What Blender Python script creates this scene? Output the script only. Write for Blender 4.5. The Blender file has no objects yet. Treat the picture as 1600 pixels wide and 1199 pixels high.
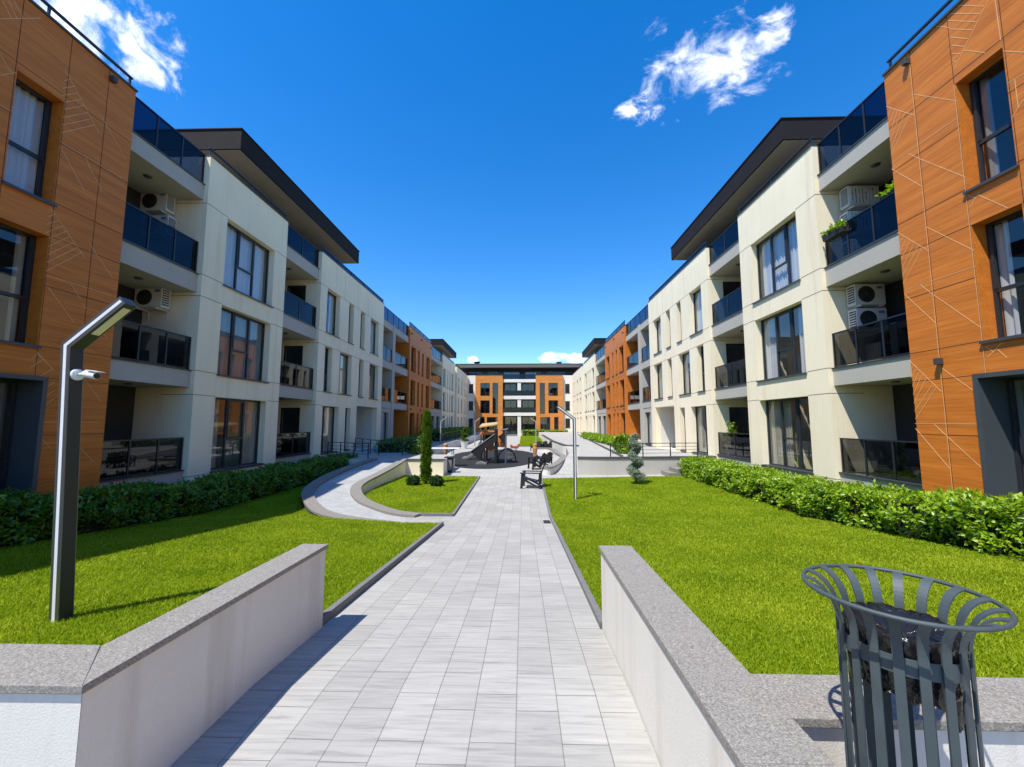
SUN_E = 4.3; SKY_S = 0.15; SKY_SAT = 1.40; CLOUD = 8.5; EXPO = 0.70
GR_D = 15000; HD = 125
import bpy, bmesh, math, random
import numpy as np
from mathutils import Vector, Matrix

random.seed(7)
RNG = np.random.default_rng(11)
scene = bpy.context.scene
COL = scene.collection
PI = math.pi

# ------------------------------------------------------------------ helpers
class MB:
    """collects faces and links them as ONE mesh object"""
    def __init__(self):
        self.v = []; self.f = []; self.m = []
    def face(self, pts, mi=0):
        n = len(self.v)
        self.v += [tuple(p) for p in pts]
        self.f.append(tuple(range(n, n + len(pts)))); self.m.append(mi)
    def mesh(self, verts, faces, mi=0):
        n = len(self.v)
        self.v += [tuple(p) for p in verts]
        for f in faces:
            self.f.append(tuple(n + i for i in f)); self.m.append(mi)
    def hexa(self, p, mi=0):
        """8 points: bottom 4, top 4"""
        self.mesh(p, [(3, 2, 1, 0), (4, 5, 6, 7), (0, 1, 5, 4), (1, 2, 6, 5), (2, 3, 7, 6), (3, 0, 4, 7)], mi)
    def box(self, x0, x1, y0, y1, z0, z1, mi=0, T=None):
        p = [(x0, y0, z0), (x1, y0, z0), (x1, y1, z0), (x0, y1, z0), (x0, y0, z1), (x1, y0, z1), (x1, y1, z1), (x0, y1, z1)]
        if T: p = [T(*q) for q in p]
        self.hexa(p, mi)
    def prism(self, poly, axis, a0, a1, mi=0):
        """extrude a 2D polygon along axis ('x','y','z')"""
        def P(q, a):
            if axis == 'y': return (q[0], a, q[1])
            if axis == 'x': return (a, q[0], q[1])
            return (q[0], q[1], a)
        n = len(poly)
        self.mesh([P(q, a0) for q in poly] + [P(q, a1) for q in poly],
                  [tuple(range(n))[::-1], tuple(range(n, 2 * n))] + [(i, (i + 1) % n, n + (i + 1) % n, n + i) for i in range(n)], mi)
    def tube(self, pts, r, n=8, mi=0, caps=True):
        pts = [Vector(p) for p in pts]
        rr = r if isinstance(r, (list, tuple)) else [r] * len(pts)
        base = len(self.v); up = Vector((0, 0, 1))
        for i, p in enumerate(pts):
            d = (pts[min(i + 1, len(pts) - 1)] - pts[max(i - 1, 0)]).normalized()
            a = d.cross(up)
            if a.length < 1e-3: a = d.cross(Vector((0, 1, 0)))
            a.normalize(); b = d.cross(a).normalized()
            for k in range(n):
                t = 2 * PI * k / n
                self.v.append(tuple(p + (a * math.cos(t) + b * math.sin(t)) * rr[i]))
        for i in range(len(pts) - 1):
            for k in range(n):
                k2 = (k + 1) % n
                self.f.append((base + i * n + k, base + i * n + k2, base + (i + 1) * n + k2, base + (i + 1) * n + k)); self.m.append(mi)
        if caps:
            self.f.append(tuple(base + k for k in range(n))); self.m.append(mi)
            e = base + (len(pts) - 1) * n
            self.f.append(tuple(e + k for k in range(n))); self.m.append(mi)
    def lathe(self, prof, cx=0, cy=0, n=20, mi=0, closed=False):
        base = len(self.v)
        for r, z in prof:
            for k in range(n):
                t = 2 * PI * k / n
                self.v.append((cx + r * math.cos(t), cy + r * math.sin(t), z))
        m = len(prof)
        for i in range(m if closed else m - 1):
            j = (i + 1) % m
            for k in range(n):
                k2 = (k + 1) % n
                self.f.append((base + i * n + k, base + i * n + k2, base + j * n + k2, base + j * n + k)); self.m.append(mi)
    def build(self, name, mats, parent=None, smooth=False, bevel=0.0, bseg=2, recalc=True):
        me = bpy.data.meshes.new(name)
        me.from_pydata(self.v, [], self.f)
        if not isinstance(mats, (list, tuple)): mats = [mats]
        for mt in mats: me.materials.append(mt)
        me.polygons.foreach_set('material_index', self.m)
        if recalc:
            bm = bmesh.new(); bm.from_mesh(me)
            bmesh.ops.recalc_face_normals(bm, faces=bm.faces)
            bm.to_mesh(me); bm.free()
        if smooth: me.polygons.foreach_set('use_smooth', [True] * len(me.polygons))
        me.update()
        o = bpy.data.objects.new(name, me); COL.objects.link(o)
        if parent: attach(o, parent)
        if bevel:
            b = o.modifiers.new('bevel', 'BEVEL'); b.width = bevel; b.segments = bseg; b.limit_method = 'ANGLE'; b.angle_limit = math.radians(40)
        return o

PINV = {}
def attach(o, parent):
    o.parent = parent
    o.matrix_parent_inverse = PINV.get(parent.name, Matrix.Identity(4))

def thing(name, label, cat, loc=(0, 0, 0), rz=0.0, group=None, world_children=False):
    o = bpy.data.objects.new(name, None); COL.objects.link(o)
    o.location = loc; o.rotation_euler = (0, 0, rz); o.empty_display_size = 0.2
    if world_children:
        PINV[o.name] = (Matrix.Translation(loc) @ Matrix.Rotation(rz, 4, 'Z')).inverted()
    return tag(o, label, cat, group)
def tag(o, label, cat, group=None):
    o['label'] = label; o['category'] = cat
    if group: o['group'] = group
    return o
def struct(o, kind='structure'):
    o['kind'] = kind; return o
def dup(root, loc, rz, label, group=None):
    r = root.copy(); COL.objects.link(r); r.location = loc; r.rotation_euler = (0, 0, rz); r['label'] = label
    if group: r['group'] = group
    for ch in list(root.children):
        c = ch.copy(); COL.objects.link(c); c.parent = r; c.matrix_parent_inverse = ch.matrix_parent_inverse
        for g in list(ch.children):
            d = g.copy(); COL.objects.link(d); d.parent = c; d.matrix_parent_inverse = g.matrix_parent_inverse
    return r

def np_mesh(name, verts, faces, mats, parent=None, smooth=True, mi=None):
    me = bpy.data.meshes.new(name)
    nv, nf, k = len(verts), len(faces), faces.shape[1]
    me.vertices.add(nv); me.vertices.foreach_set('co', np.asarray(verts, np.float32).ravel())
    me.loops.add(nf * k); me.loops.foreach_set('vertex_index', np.asarray(faces, np.int32).ravel())
    me.polygons.add(nf); me.polygons.foreach_set('loop_start', np.arange(0, nf * k, k, dtype=np.int32))
    if not isinstance(mats, (list, tuple)): mats = [mats]
    for mt in mats: me.materials.append(mt)
    if mi is not None: me.polygons.foreach_set('material_index', np.asarray(mi, np.int32))
    if smooth: me.polygons.foreach_set('use_smooth', np.ones(nf, bool))
    me.update(calc_edges=True)
    o = bpy.data.objects.new(name, me); COL.objects.link(o)
    if parent: attach(o, parent)
    return o

# ------------------------------------------------------------------ materials
class NT:
    def __init__(self, name):
        self.mat = bpy.data.materials.new(name); self.mat.use_nodes = True
        self.t = self.mat.node_tree; self.n = self.t.nodes; self.l = self.t.links
        self.n.clear(); self.out = self.n.new('ShaderNodeOutputMaterial')
    def link(self, a, b): self.l.new(a, b)
    def coord(self, scale=(1, 1, 1), out='Object', loc=(0, 0, 0)):
        tc = self.n.new('ShaderNodeTexCoord'); mp = self.n.new('ShaderNodeMapping')
        mp.inputs['Scale'].default_value = scale; mp.inputs['Location'].default_value = loc
        self.link(tc.outputs[out], mp.inputs['Vector']); return mp.outputs['Vector']
    def noise(self, vec, scale, detail=4, rough=0.55, dist=0.0):
        nd = self.n.new('ShaderNodeTexNoise'); nd.inputs['Scale'].default_value = scale
        nd.inputs['Detail'].default_value = detail; nd.inputs['Roughness'].default_value = rough; nd.inputs['Distortion'].default_value = dist
        self.link(vec, nd.inputs['Vector']); return nd.outputs['Fac']
    def ramp(self, fac, stops):
        nd = self.n.new('ShaderNodeValToRGB'); cr = nd.color_ramp
        while len(cr.elements) < len(stops): cr.elements.new(0.5)
        for e, (p, c) in zip(cr.elements, stops):
            e.position = p; e.color = (c[0], c[1], c[2], 1) if not isinstance(c, (int, float)) else (c, c, c, 1)
        self.link(fac, nd.inputs['Fac']); return nd.outputs['Color']
    def mix(self, fac, a, b, blend='MIX'):
        nd = self.n.new('ShaderNodeMix'); nd.data_type = 'RGBA'; nd.blend_type = blend
        for idx, val in ((0, fac), (6, a), (7, b)):
            if hasattr(val, 'default_value'): self.link(val, nd.inputs[idx])
            elif isinstance(val, (int, float)): nd.inputs[idx].default_value = val if idx == 0 else (val, val, val, 1)
            else: nd.inputs[idx].default_value = (val[0], val[1], val[2], 1)
        return nd.outputs[2]
    def math(self, op, a, b=None, c=None):
        nd = self.n.new('ShaderNodeMath'); nd.operation = op
        for i, val in enumerate((a, b, c)):
            if val is None: continue
            if hasattr(val, 'default_value'): self.link(val, nd.inputs[i])
            else: nd.inputs[i].default_value = val
        return nd.outputs[0]
    def bump(self, h, strength, dist=0.01, normal=None):
        nd = self.n.new('ShaderNodeBump'); nd.inputs['Strength'].default_value = strength; nd.inputs['Distance'].default_value = dist
        self.link(h, nd.inputs['Height'])
        if normal: self.link(normal, nd.inputs['Normal'])
        return nd.outputs['Normal']
    def bsdf(self, color, rough=0.6, metal=0.0, normal=None, spec=0.5):
        nd = self.n.new('ShaderNodeBsdfPrincipled')
        for nm, val in (('Base Color', color), ('Roughness', rough), ('Metallic', metal), ('Specular IOR Level', spec)):
            if hasattr(val, 'default_value'): self.link(val, nd.inputs[nm])
            elif isinstance(val, (int, float)): nd.inputs[nm].default_value = val
            else: nd.inputs[nm].default_value = (val[0], val[1], val[2], 1)
        if normal: self.link(normal, nd.inputs['Normal'])
        return nd.outputs[0]
    def done(self, sh):
        self.link(sh, self.out.inputs['Surface']); return self.mat

def vmul(c, k): return tuple(x * k for x in c)

def plain(name, c, rough=0.5, metal=0.0, var=0.08, scale=3.0, bump=0.0, bscale=60, spec=0.5):
    t = NT(name); v = t.coord()
    col = t.ramp(t.noise(v, scale, 5), [(0.3, vmul(c, 1 - var)), (0.7, vmul(c, 1 + var))])
    nrm = t.bump(t.noise(v, bscale, 3), bump, 0.01) if bump else None
    return t.done(t.bsdf(col, rough, metal, nrm, spec))

def m_plaster(name, c, warm, streak=0.1):
    t = NT(name); v = t.coord()
    big = t.noise(v, 0.5, 5, 0.6); fine = t.noise(v, 35, 4, 0.7)
    vs = t.coord((2.2, 2.2, 0.12)); st = t.noise(vs, 1.6, 5, 0.65)
    col = t.ramp(big, [(0.3, vmul(c, 0.94)), (0.7, vmul(c, 1.03))])
    col = t.mix(t.math('MULTIPLY', t.ramp(st, [(0.52, 0), (0.75, 1)]), streak * 2.2), col, warm)
    col = t.mix(0.10, col, t.ramp(fine, [(0.3, 0.55), (0.7, 1.0)]), 'MULTIPLY')
    n = t.bump(t.noise(v, 110, 3, 0.7), 0.35, 0.006)
    return t.done(t.bsdf(col, 0.9, 0, n, 0.2))

def m_timber(name, along='y', cols=((0.45, 0.112, 0.012), (0.61, 0.182, 0.020), (0.71, 0.238, 0.036))):
    """orange wood-print cladding: long horizontal streaks"""
    t = NT(name)
    sc = (30, 1.1, 34) if along == 'y' else (1.1, 30, 34)
    v = t.coord(sc); a = t.noise(v, 1.0, 6, 0.62, 0.6)
    v2 = t.coord((5, 0.35, 6) if along == 'y' else (0.35, 5, 6)); b = t.noise(v2, 1.0, 3, 0.5)
    col = t.ramp(a, [(0.25, cols[0]), (0.5, cols[1]), (0.75, cols[2])])
    col = t.mix(0.45, col, t.ramp(b, [(0.35, (0.62, 0.58, 0.5)), (0.65, (1, 1, 1))]), 'MULTIPLY')
    n = t.bump(a, 0.12, 0.004)
    return t.done(t.bsdf(col, 0.55, 0, n, 0.35))

def m_pavers(name, c, bw, rh, swap=True, mortar=0.0035, tone=0.16, streak=True):
    t = NT(name); tc = t.n.new('ShaderNodeTexCoord'); sx = t.n.new('ShaderNodeSeparateXYZ'); cx = t.n.new('ShaderNodeCombineXYZ')
    t.link(tc.outputs['Object'], sx.inputs[0])
    t.link(sx.outputs[1 if swap else 0], cx.inputs[0]); t.link(sx.outputs[0 if swap else 1], cx.inputs[1])
    br = t.n.new('ShaderNodeTexBrick'); t.link(cx.outputs[0], br.inputs['Vector'])
    br.offset = 0.37; br.offset_frequency = 2; br.squash = 1
    br.inputs['Scale'].default_value = 1; br.inputs['Brick Width'].default_value = bw; br.inputs['Row Height'].default_value = rh
    br.inputs['Mortar Size'].default_value = mortar; br.inputs['Mortar Smooth'].default_value = 0.2; br.inputs['Bias'].default_value = 0.0
    br.inputs['Color1'].default_value = (*vmul(c, 1 - tone), 1); br.inputs['Color2'].default_value = (*vmul(c, 1 + tone * 0.6), 1)
    br.inputs['Mortar'].default_value = (*vmul(c, 0.5), 1)
    col = br.outputs['Color']
    if streak:
        v = t.coord((2.2, 34, 1)); s = t.noise(v, 1.0, 6, 0.68, 0.8)
        col = t.mix(0.8, col, t.ramp(s, [(0.3, (0.62, 0.62, 0.63)), (0.5, (0.95, 0.95, 0.95)), (0.72, (1.12, 1.11, 1.09))]), 'MULTIPLY')
    v2 = t.coord(); g = t.noise(v2, 0.9, 5, 0.6)
    col = t.mix(0.6, col, t.ramp(g, [(0.3, (0.86, 0.86, 0.87)), (0.65, (1.04, 1.04, 1.03))]), 'MULTIPLY')
    sp = t.noise(v2, 160, 2, 0.5)
    col = t.mix(0.25, col, t.ramp(sp, [(0.3, 0.7), (0.6, 1.0)]), 'MULTIPLY')
    h = t.math('ADD', t.math('MULTIPLY', br.outputs['Fac'], -1.0), t.math('MULTIPLY', t.noise(v2, 90, 4, 0.7), 0.25))
    n = t.bump(h, 0.5, 0.004)
    return t.done(t.bsdf(col, 0.8, 0, n, 0.3))

def m_granite(name, c):
    t = NT(name); v = t.coord()
    a = t.noise(v, 140, 4, 0.75); b = t.noise(v, 42, 5, 0.75, 1.5)
    col = t.ramp(a, [(0.32, vmul(c, 0.45)), (0.5, c), (0.66, vmul(c, 1.55))])
    col = t.mix(0.55, col, t.ramp(b, [(0.35, (0.55, 0.53, 0.5)), (0.6, (1.15, 1.13, 1.1))]), 'MULTIPLY')
    n = t.bump(t.math('ADD', a, b), 0.5, 0.004)
    return t.done(t.bsdf(col, 0.75, 0, n, 0.35))

def m_glass(name, tint, refl=0.08, power=4.0, gloss=(0.9, 0.95, 1.0), rough=0.0):
    t = NT(name)
    lw = t.n.new('ShaderNodeLayerWeight'); lw.inputs['Blend'].default_value = 0.5
    f = t.math('ADD', t.math('MULTIPLY', t.math('POWER', lw.outputs['Facing'], power), 0.9 - refl), refl)
    tr = t.n.new('ShaderNodeBsdfTransparent'); tr.inputs[0].default_value = (*tint, 1)
    gl = t.n.new('ShaderNodeBsdfGlossy'); gl.inputs['Color'].default_value = (*gloss, 1); gl.inputs['Roughness'].default_value = rough
    v = t.coord(); nb = t.bump(t.noise(v, 1.3, 2), 0.02, 0.02); t.link(nb, gl.inputs['Normal'])
    mx = t.n.new('ShaderNodeMixShader'); t.link(f, mx.inputs[0]); t.link(tr.outputs[0], mx.inputs[1]); t.link(gl.outputs[0], mx.inputs[2])
    return t.done(mx.outputs[0])

def m_leaf(name, cols, trans=0.35, rough=0.45, spec=0.5, clump=1.2):
    t = NT(name); g = t.n.new('ShaderNodeNewGeometry')
    v = t.coord(); cl = t.noise(v, clump, 3)
    f = t.math('ADD', t.math('MULTIPLY', g.outputs['Random Per Island'], 0.62), t.math('MULTIPLY', t.math('SUBTRACT', cl, 0.3), 0.75))
    col = t.ramp(f, [(0.1, cols[0]), (0.5, cols[1]), (0.9, cols[2])])
    b = t.bsdf(col, rough, 0, None, spec)
    tl = t.n.new('ShaderNodeBsdfTranslucent'); t.link(t.mix(1.0, col, (1.25, 1.3, 0.6), 'MULTIPLY'), tl.inputs[0])
    mx = t.n.new('ShaderNodeMixShader'); mx.inputs[0].default_value = trans; t.link(b, mx.inputs[1]); t.link(tl.outputs[0], mx.inputs[2])
    return t.done(mx.outputs[0])

def m_lawn(name):
    t = NT(name); v = t.coord()
    a = t.noise(v, 0.7, 4, 0.6); b = t.noise(v, 55, 4, 0.75)
    col = t.ramp(a, [(0.3, (0.14, 0.22, 0.004)), (0.7, (0.24, 0.32, 0.007))])
    col = t.mix(0.7, col, t.ramp(b, [(0.3, (0.45, 0.5, 0.4)), (0.7, (1.15, 1.1, 0.9))]), 'MULTIPLY')
    return t.done(t.bsdf(col, 0.9, 0, t.bump(b, 0.8, 0.02), 0.1))

def m_curtain(name, c):
    t = NT(name); v = t.coord((9, 9, 0.3)); a = t.noise(v, 1.0, 4)
    col = t.ramp(a, [(0.3, vmul(c, 0.8)), (0.7, c)])
    b = t.bsdf(col, 0.9, 0, None, 0.1); tl = t.n.new('ShaderNodeBsdfTranslucent'); t.link(col, tl.inputs[0])
    mx = t.n.new('ShaderNodeMixShader'); mx.inputs[0].default_value = 0.3; t.link(b, mx.inputs[1]); t.link(tl.outputs[0], mx.inputs[2])
    return t.done(mx.outputs[0])

M = {}
M['cream'] = m_plaster('cream_plaster', (0.88, 0.775, 0.565), (0.66, 0.50, 0.30), 0.2)
M['grey_plaster'] = m_plaster('grey_plaster', (0.45, 0.42, 0.365), (0.33, 0.32, 0.30), 0.12)
M['white_wall'] = m_plaster('white_render', (0.67, 0.64, 0.585), (0.40, 0.36, 0.30), 0.22)
M['pale_concrete'] = m_plaster('pale_concrete', (0.50, 0.47, 0.42), (0.33, 0.30, 0.25), 0.2)
M['end_cream'] = m_plaster('pale_plaster', (0.78, 0.74, 0.66), (0.70, 0.62, 0.48), 0.05)
M['timber'] = m_timber('timber_cladding', 'y')
M['timber_end_sunlit'] = m_timber('timber_cladding_end_sunlit', 'x', ((0.52, 0.175, 0.03), (0.66, 0.245, 0.048), (0.75, 0.31, 0.07)))  # stronger sun on the end fronts is put into these lighter orange tones
M['timber_line'] = plain('timber_inlay', (0.66, 0.38, 0.17), 0.6, var=0.1)
M['joint'] = plain('panel_joint', (0.03, 0.018, 0.01), 0.8)
M['seam'] = plain('plaster_seam', (0.16, 0.14, 0.11), 0.9)
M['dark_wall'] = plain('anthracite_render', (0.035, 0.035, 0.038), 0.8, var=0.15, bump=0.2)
M['frame'] = plain('window_frame', (0.022, 0.025, 0.03), 0.4, var=0.05)
M['sill'] = plain('sill_metal', (0.05, 0.055, 0.06), 0.42, var=0.08)
M['surround'] = plain('surround_metal', (0.055, 0.065, 0.072), 0.45, var=0.06)
M['fascia'] = plain('roof_fascia', (0.014, 0.011, 0.012), 0.8, var=0.12, scale=1.5, bump=0.08, spec=0.2)
M['fascia_sunlit'] = plain('sunlit_fascia', (0.13, 0.115, 0.11), 0.6, var=0.1)  # roof fascia again, sunlight on the end front painted into the colour
M['soffit'] = m_plaster('roof_soffit', (0.33, 0.29, 0.25), (0.28, 0.24, 0.20), 0.05)
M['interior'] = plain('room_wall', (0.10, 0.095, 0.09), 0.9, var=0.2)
M['pane'] = m_glass('window_glass', (0.88, 0.90, 0.91), 0.07, 3.2)
M['pane_dark'] = m_glass('dark_window_glass', (0.22, 0.26, 0.30), 0.07, 3.2)
M['rail_glass'] = m_glass('tinted_glass', (0.03, 0.05, 0.10), 0.03, 5.5, (0.75, 0.85, 1.0))
M['smoke_glass'] = m_glass('smoked_glass', (0.12, 0.128, 0.132), 0.045, 4.6)
M['rail'] = plain('railing_metal', (0.016, 0.018, 0.024), 0.4, var=0.05)
M['curtain_white'] = m_curtain('white_curtain', (0.92, 0.92, 0.92))
M['curtain_grey'] = m_curtain('grey_curtain', (0.36, 0.38, 0.38))
M['curtain_beige'] = m_curtain('beige_curtain', (0.66, 0.58, 0.44))
M['pavers'] = m_pavers('path_pavers', (0.38, 0.366, 0.337), 0.38, 0.24, True, 0.0028, 0.10)
M['plaza'] = m_pavers('plaza_pavers', (0.39, 0.375, 0.345), 0.4, 0.2, True, 0.003, 0.06, False)
M['ramp'] = m_pavers('ramp_pavers', (0.38, 0.38, 0.37), 0.2, 0.1, False, 0.003, 0.10, False)
M['granite'] = m_granite('granite_coping', (0.25, 0.235, 0.212))
M['stone_dark'] = m_granite('dark_curb_stone', (0.085, 0.08, 0.077))
M['stone_mid'] = m_granite('curb_stone', (0.22, 0.205, 0.185))
M['kerb'] = m_granite('kerb_concrete', (0.17, 0.17, 0.17))
M['dark_outer_ground'] = plain('dark_outer_ground', (0.05, 0.05, 0.052), 0.9, var=0.2, scale=8, bump=0.3)  # unseen outer ground, made dark so the end windows reflect less light
M['rubber'] = plain('rubber_surface', (0.011, 0.011, 0.012), 0.95, var=0.3, scale=30, bump=0.5, bscale=200)
M['lawn'] = m_lawn('lawn_ground')
M['grass'] = m_leaf('grass_blades', [(0.14, 0.225, 0.004), (0.285, 0.378, 0.008), (0.51, 0.52, 0.04)], 0.45, 0.6, 0.25, 1.1)
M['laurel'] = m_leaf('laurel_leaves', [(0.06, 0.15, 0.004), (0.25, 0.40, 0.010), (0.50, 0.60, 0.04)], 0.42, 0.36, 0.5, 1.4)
M['laurel_shaded'] = m_leaf('laurel_leaves_shaded', [(0.035, 0.10, 0.004), (0.09, 0.225, 0.010), (0.20, 0.34, 0.02)], 0.3, 0.36, 0.5, 1.4)  # laurel again, shade of the left side painted into the leaf colour
M['cypress'] = m_leaf('cypress_sprays', [(0.035, 0.085, 0.006), (0.10, 0.18, 0.012), (0.22, 0.30, 0.02)], 0.25, 0.7, 0.2, 3)
M['spruce'] = m_leaf('blue_spruce_needles', [(0.14, 0.18, 0.13), (0.28, 0.34, 0.26), (0.45, 0.50, 0.41)], 0.15, 0.7, 0.2, 3)
M['bush'] = m_leaf('bush_leaves', [(0.012, 0.035, 0.006), (0.025, 0.07, 0.012), (0.06, 0.12, 0.02)], 0.25, 0.6, 0.2, 5)
M['hedge_core'] = plain('hedge_inner_shade', (0.008, 0.016, 0.004), 1.0, var=0.4, scale=20)  # near-black, stands in for the shade inside the foliage
M['bark'] = plain('bark', (0.12, 0.08, 0.05), 0.9, var=0.3, scale=20, bump=0.4)
M['steel'] = plain('lamp_aluminium', (0.2, 0.204, 0.21), 0.38, 0.85, var=0.05)
M['lamp_dark'] = plain('lamp_anthracite', (0.03, 0.034, 0.036), 0.42, 0.3, var=0.08)
M['diffuser'] = plain('lamp_diffuser', (0.62, 0.60, 0.40), 0.35, var=0.06)
M['white_plastic'] = plain('white_plastic', (0.75, 0.76, 0.78), 0.35, var=0.03)
M['ac_white'] = plain('ac_casing', (0.66, 0.66, 0.62), 0.45, var=0.04)
M['ac_dark'] = plain('ac_fan_shadow', (0.02, 0.021, 0.022), 0.6)
M['ac_label'] = plain('ac_label_blue', (0.10, 0.22, 0.42), 0.5)
M['bin_paint'] = plain('bin_paint', (0.048, 0.066, 0.072), 0.58, 0.0, var=0.12, scale=14, bump=0.06, bscale=120)
M['black_bag'] = plain('black_bag', (0.012, 0.012, 0.013), 0.22, var=0.2, scale=12, bump=0.7, bscale=30)
M['litter'] = plain('litter_grey', (0.45, 0.45, 0.46), 0.4, var=0.3, scale=20)
M['chair'] = plain('black_plastic', (0.010, 0.010, 0.011), 0.55, var=0.2)
M['play_black'] = plain('play_panel_black', (0.007, 0.007, 0.008), 0.6, var=0.2)
M['play_grey'] = plain('play_grey', (0.20, 0.20, 0.20), 0.5, var=0.1)
M['play_post'] = plain('play_post', (0.12, 0.13, 0.14), 0.45, 0.4)
M['play_orange'] = plain('play_panel_orange', (0.55, 0.17, 0.03), 0.5, var=0.08)
M['play_yellow'] = plain('play_roof_yellow', (0.52, 0.36, 0.12), 0.5, var=0.06)
M['play_red'] = plain('spring_toy_orange', (0.62, 0.16, 0.06), 0.45)
M['wood'] = plain('turned_wood', (0.42, 0.20, 0.075), 0.6, var=0.25, scale=9, bump=0.1)
M['soil'] = plain('flower_box', (0.03, 0.028, 0.026), 0.7)
M['pot'] = plain('white_pot', (0.70, 0.69, 0.66), 0.6)
M['drain'] = plain('drain_iron', (0.06, 0.055, 0.045), 0.6, 0.5)

# ------------------------------------------------------------------ camera, sun, sky
cam = bpy.data.cameras.new('camera'); camo = bpy.data.objects.new('camera', cam); COL.objects.link(camo)
F = 638.6
cam.sensor_fit = 'HORIZONTAL'; cam.sensor_width = 36.0; cam.lens = F / 1600 * 36.0
cam.clip_start = 0.05; cam.clip_end = 3000
pitch = math.atan(61.1 / F); yaw = 0.02586
camo.location = (0.52, 0, 1.65); camo.rotation_euler = (PI / 2 + pitch, 0, yaw)
scene.camera = camo

SUNV = Vector((-0.38, -0.38, 1.0)).normalized()      # towards the sun
sl = bpy.data.lights.new('sun', 'SUN'); sl.energy = SUN_E; sl.angle = math.radians(0.5); sl.color = (1.0, 0.955, 0.87)
so = bpy.data.objects.new('sun', sl); COL.objects.link(so); so.location = (-20, -20, 60)
so.rotation_euler = SUNV.to_track_quat('Z', 'Y').to_euler()
W = bpy.data.worlds.new('World'); scene.world = W; W.use_nodes = True
wt = W.node_tree; wn = wt.nodes; wl = wt.links; wn.clear()
class WT(NT):
    def __init__(self): self.t = wt; self.n = wn; self.l = wl
w = WT()
sky = wn.new('ShaderNodeTexSky'); sky.sky_type = 'NISHITA'; sky.sun_disc = False
sky.sun_elevation = math.asin(SUNV.z); sky.sun_rotation = math.atan2(SUNV.x, SUNV.y)
sky.altitude = 600; sky.air_density = 1.15; sky.dust_density = 0.25; sky.ozone_density = 3.2
hs = wn.new('ShaderNodeHueSaturation'); hs.inputs['Saturation'].default_value = SKY_SAT; hs.inputs['Value'].default_value = 1.0; hs.inputs['Hue'].default_value = 0.506
wl.new(sky.outputs[0], hs.inputs['Color'])
tc = wn.new('ShaderNodeTexCoord'); sx = wn.new('ShaderNodeSeparateXYZ'); wl.new(tc.outputs['Generated'], sx.inputs[0])
ysafe = w.math('MAXIMUM', sx.outputs[1], 0.02)
u = w.math('DIVIDE', sx.outputs[0], ysafe); v = w.math('DIVIDE', sx.outputs[2], ysafe)
cxyz = wn.new('ShaderNodeCombineXYZ'); wl.new(u, cxyz.inputs[0]); wl.new(v, cxyz.inputs[1])
def cloud(cu, cv, a, b, ang, k, nscale, seed, stretch=(1, 1), thr=0.5, amp=1.6):
    du = w.math('SUBTRACT', u, cu); dv = w.math('SUBTRACT', v, cv)
    ca, sa = math.cos(ang), math.sin(ang)
    p = w.math('ADD', w.math('MULTIPLY', du, ca), w.math('MULTIPLY', dv, sa))
    q = w.math('SUBTRACT', w.math('MULTIPLY', dv, ca), w.math('MULTIPLY', du, sa))
    d = w.math('ADD', w.math('POWER', w.math('ABSOLUTE', w.math('DIVIDE', p, a)), 2.0), w.math('POWER', w.math('ABSOLUTE', w.math('DIVIDE', q, b)), 2.0))
    m = w.math('SUBTRACT', 1.0, d)
    cc = wn.new('ShaderNodeCombineXYZ'); wl.new(w.math('MULTIPLY', p, stretch[0]), cc.inputs[0]); wl.new(w.math('MULTIPLY', q, stretch[1]), cc.inputs[1]); cc.inputs[2].default_value = seed
    n1 = w.noise(cc.outputs[0], nscale, 9, 0.62, 0.35)
    f = w.math('ADD', w.math('MULTIPLY', m, 0.42), w.math('MULTIPLY', w.math('SUBTRACT', n1, thr), amp))
    g = wn.new('ShaderNodeMapRange'); g.interpolation_type = 'SMOOTHSTEP'
    wl.new(f, g.inputs['Value']); g.inputs['From Min'].default_value = 0.0; g.inputs['From Max'].default_value = k
    vis = w.math('GREATER_THAN', m, -1.6)
    return w.math('MULTIPLY', g.outputs[0], vis)
cl = cloud(0.50, 0.93, 0.215, 0.10, 0.42, 1.2, 9, 3.3, (0.85, 1.2), 0.50, 3.2)
for args in ((0.31, 0.82, 0.075, 0.05, 0.5, 0.8, 13, 1.1, (1, 1.2), 0.53, 2.6), (0.355, 1.045, 0.055, 0.03, 0.9, 1.6, 22, 7.7, (0.7, 1.3), 0.56, 2.6),
             (0.62, 0.99, 0.15, 0.075, 0.7, 1.0, 10, 2.7, (0.8, 1.3), 0.54, 3.0),
             (-1.36, 1.20, 0.38, 0.16, -0.75, 1.0, 6, 5.5, (0.7, 1.3), 0.48, 2.8), (-1.03, 1.035, 0.17, 0.085, -0.85, 1.0, 9, 9.1, (0.7, 1.4), 0.47, 2.8),
             (0.072, 0.160, 0.036, 0.015, 0.0, 0.6, 30, 2.2, (1, 1.4), 0.5, 1.6), (0.125, 0.16, 0.035, 0.018, 0.0, 0.5, 30, 6.2, (1, 1.4), 0.5, 1.6),
             (-0.125, 0.155, 0.018, 0.010, 0.0, 0.5, 40, 8.2, (1, 1.4), 0.5, 1.4)):
    cl = w.math('MAXIMUM', cl, cloud(*args))
front = w.math('GREATER_THAN', sx.outputs[1], 0.05)
cl = w.math('MULTIPLY', w.math('MULTIPLY', cl, front), 0.97)
mixc = w.mix(cl, hs.outputs[0], (CLOUD, CLOUD * 1.0, CLOUD * 1.02))
bg = wn.new('ShaderNodeBackground'); bg.inputs['Strength'].default_value = SKY_S
wl.new(mixc, bg.inputs['Color'])
wo = wn.new('ShaderNodeOutputWorld'); wl.new(bg.outputs[0], wo.inputs['Surface'])

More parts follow.
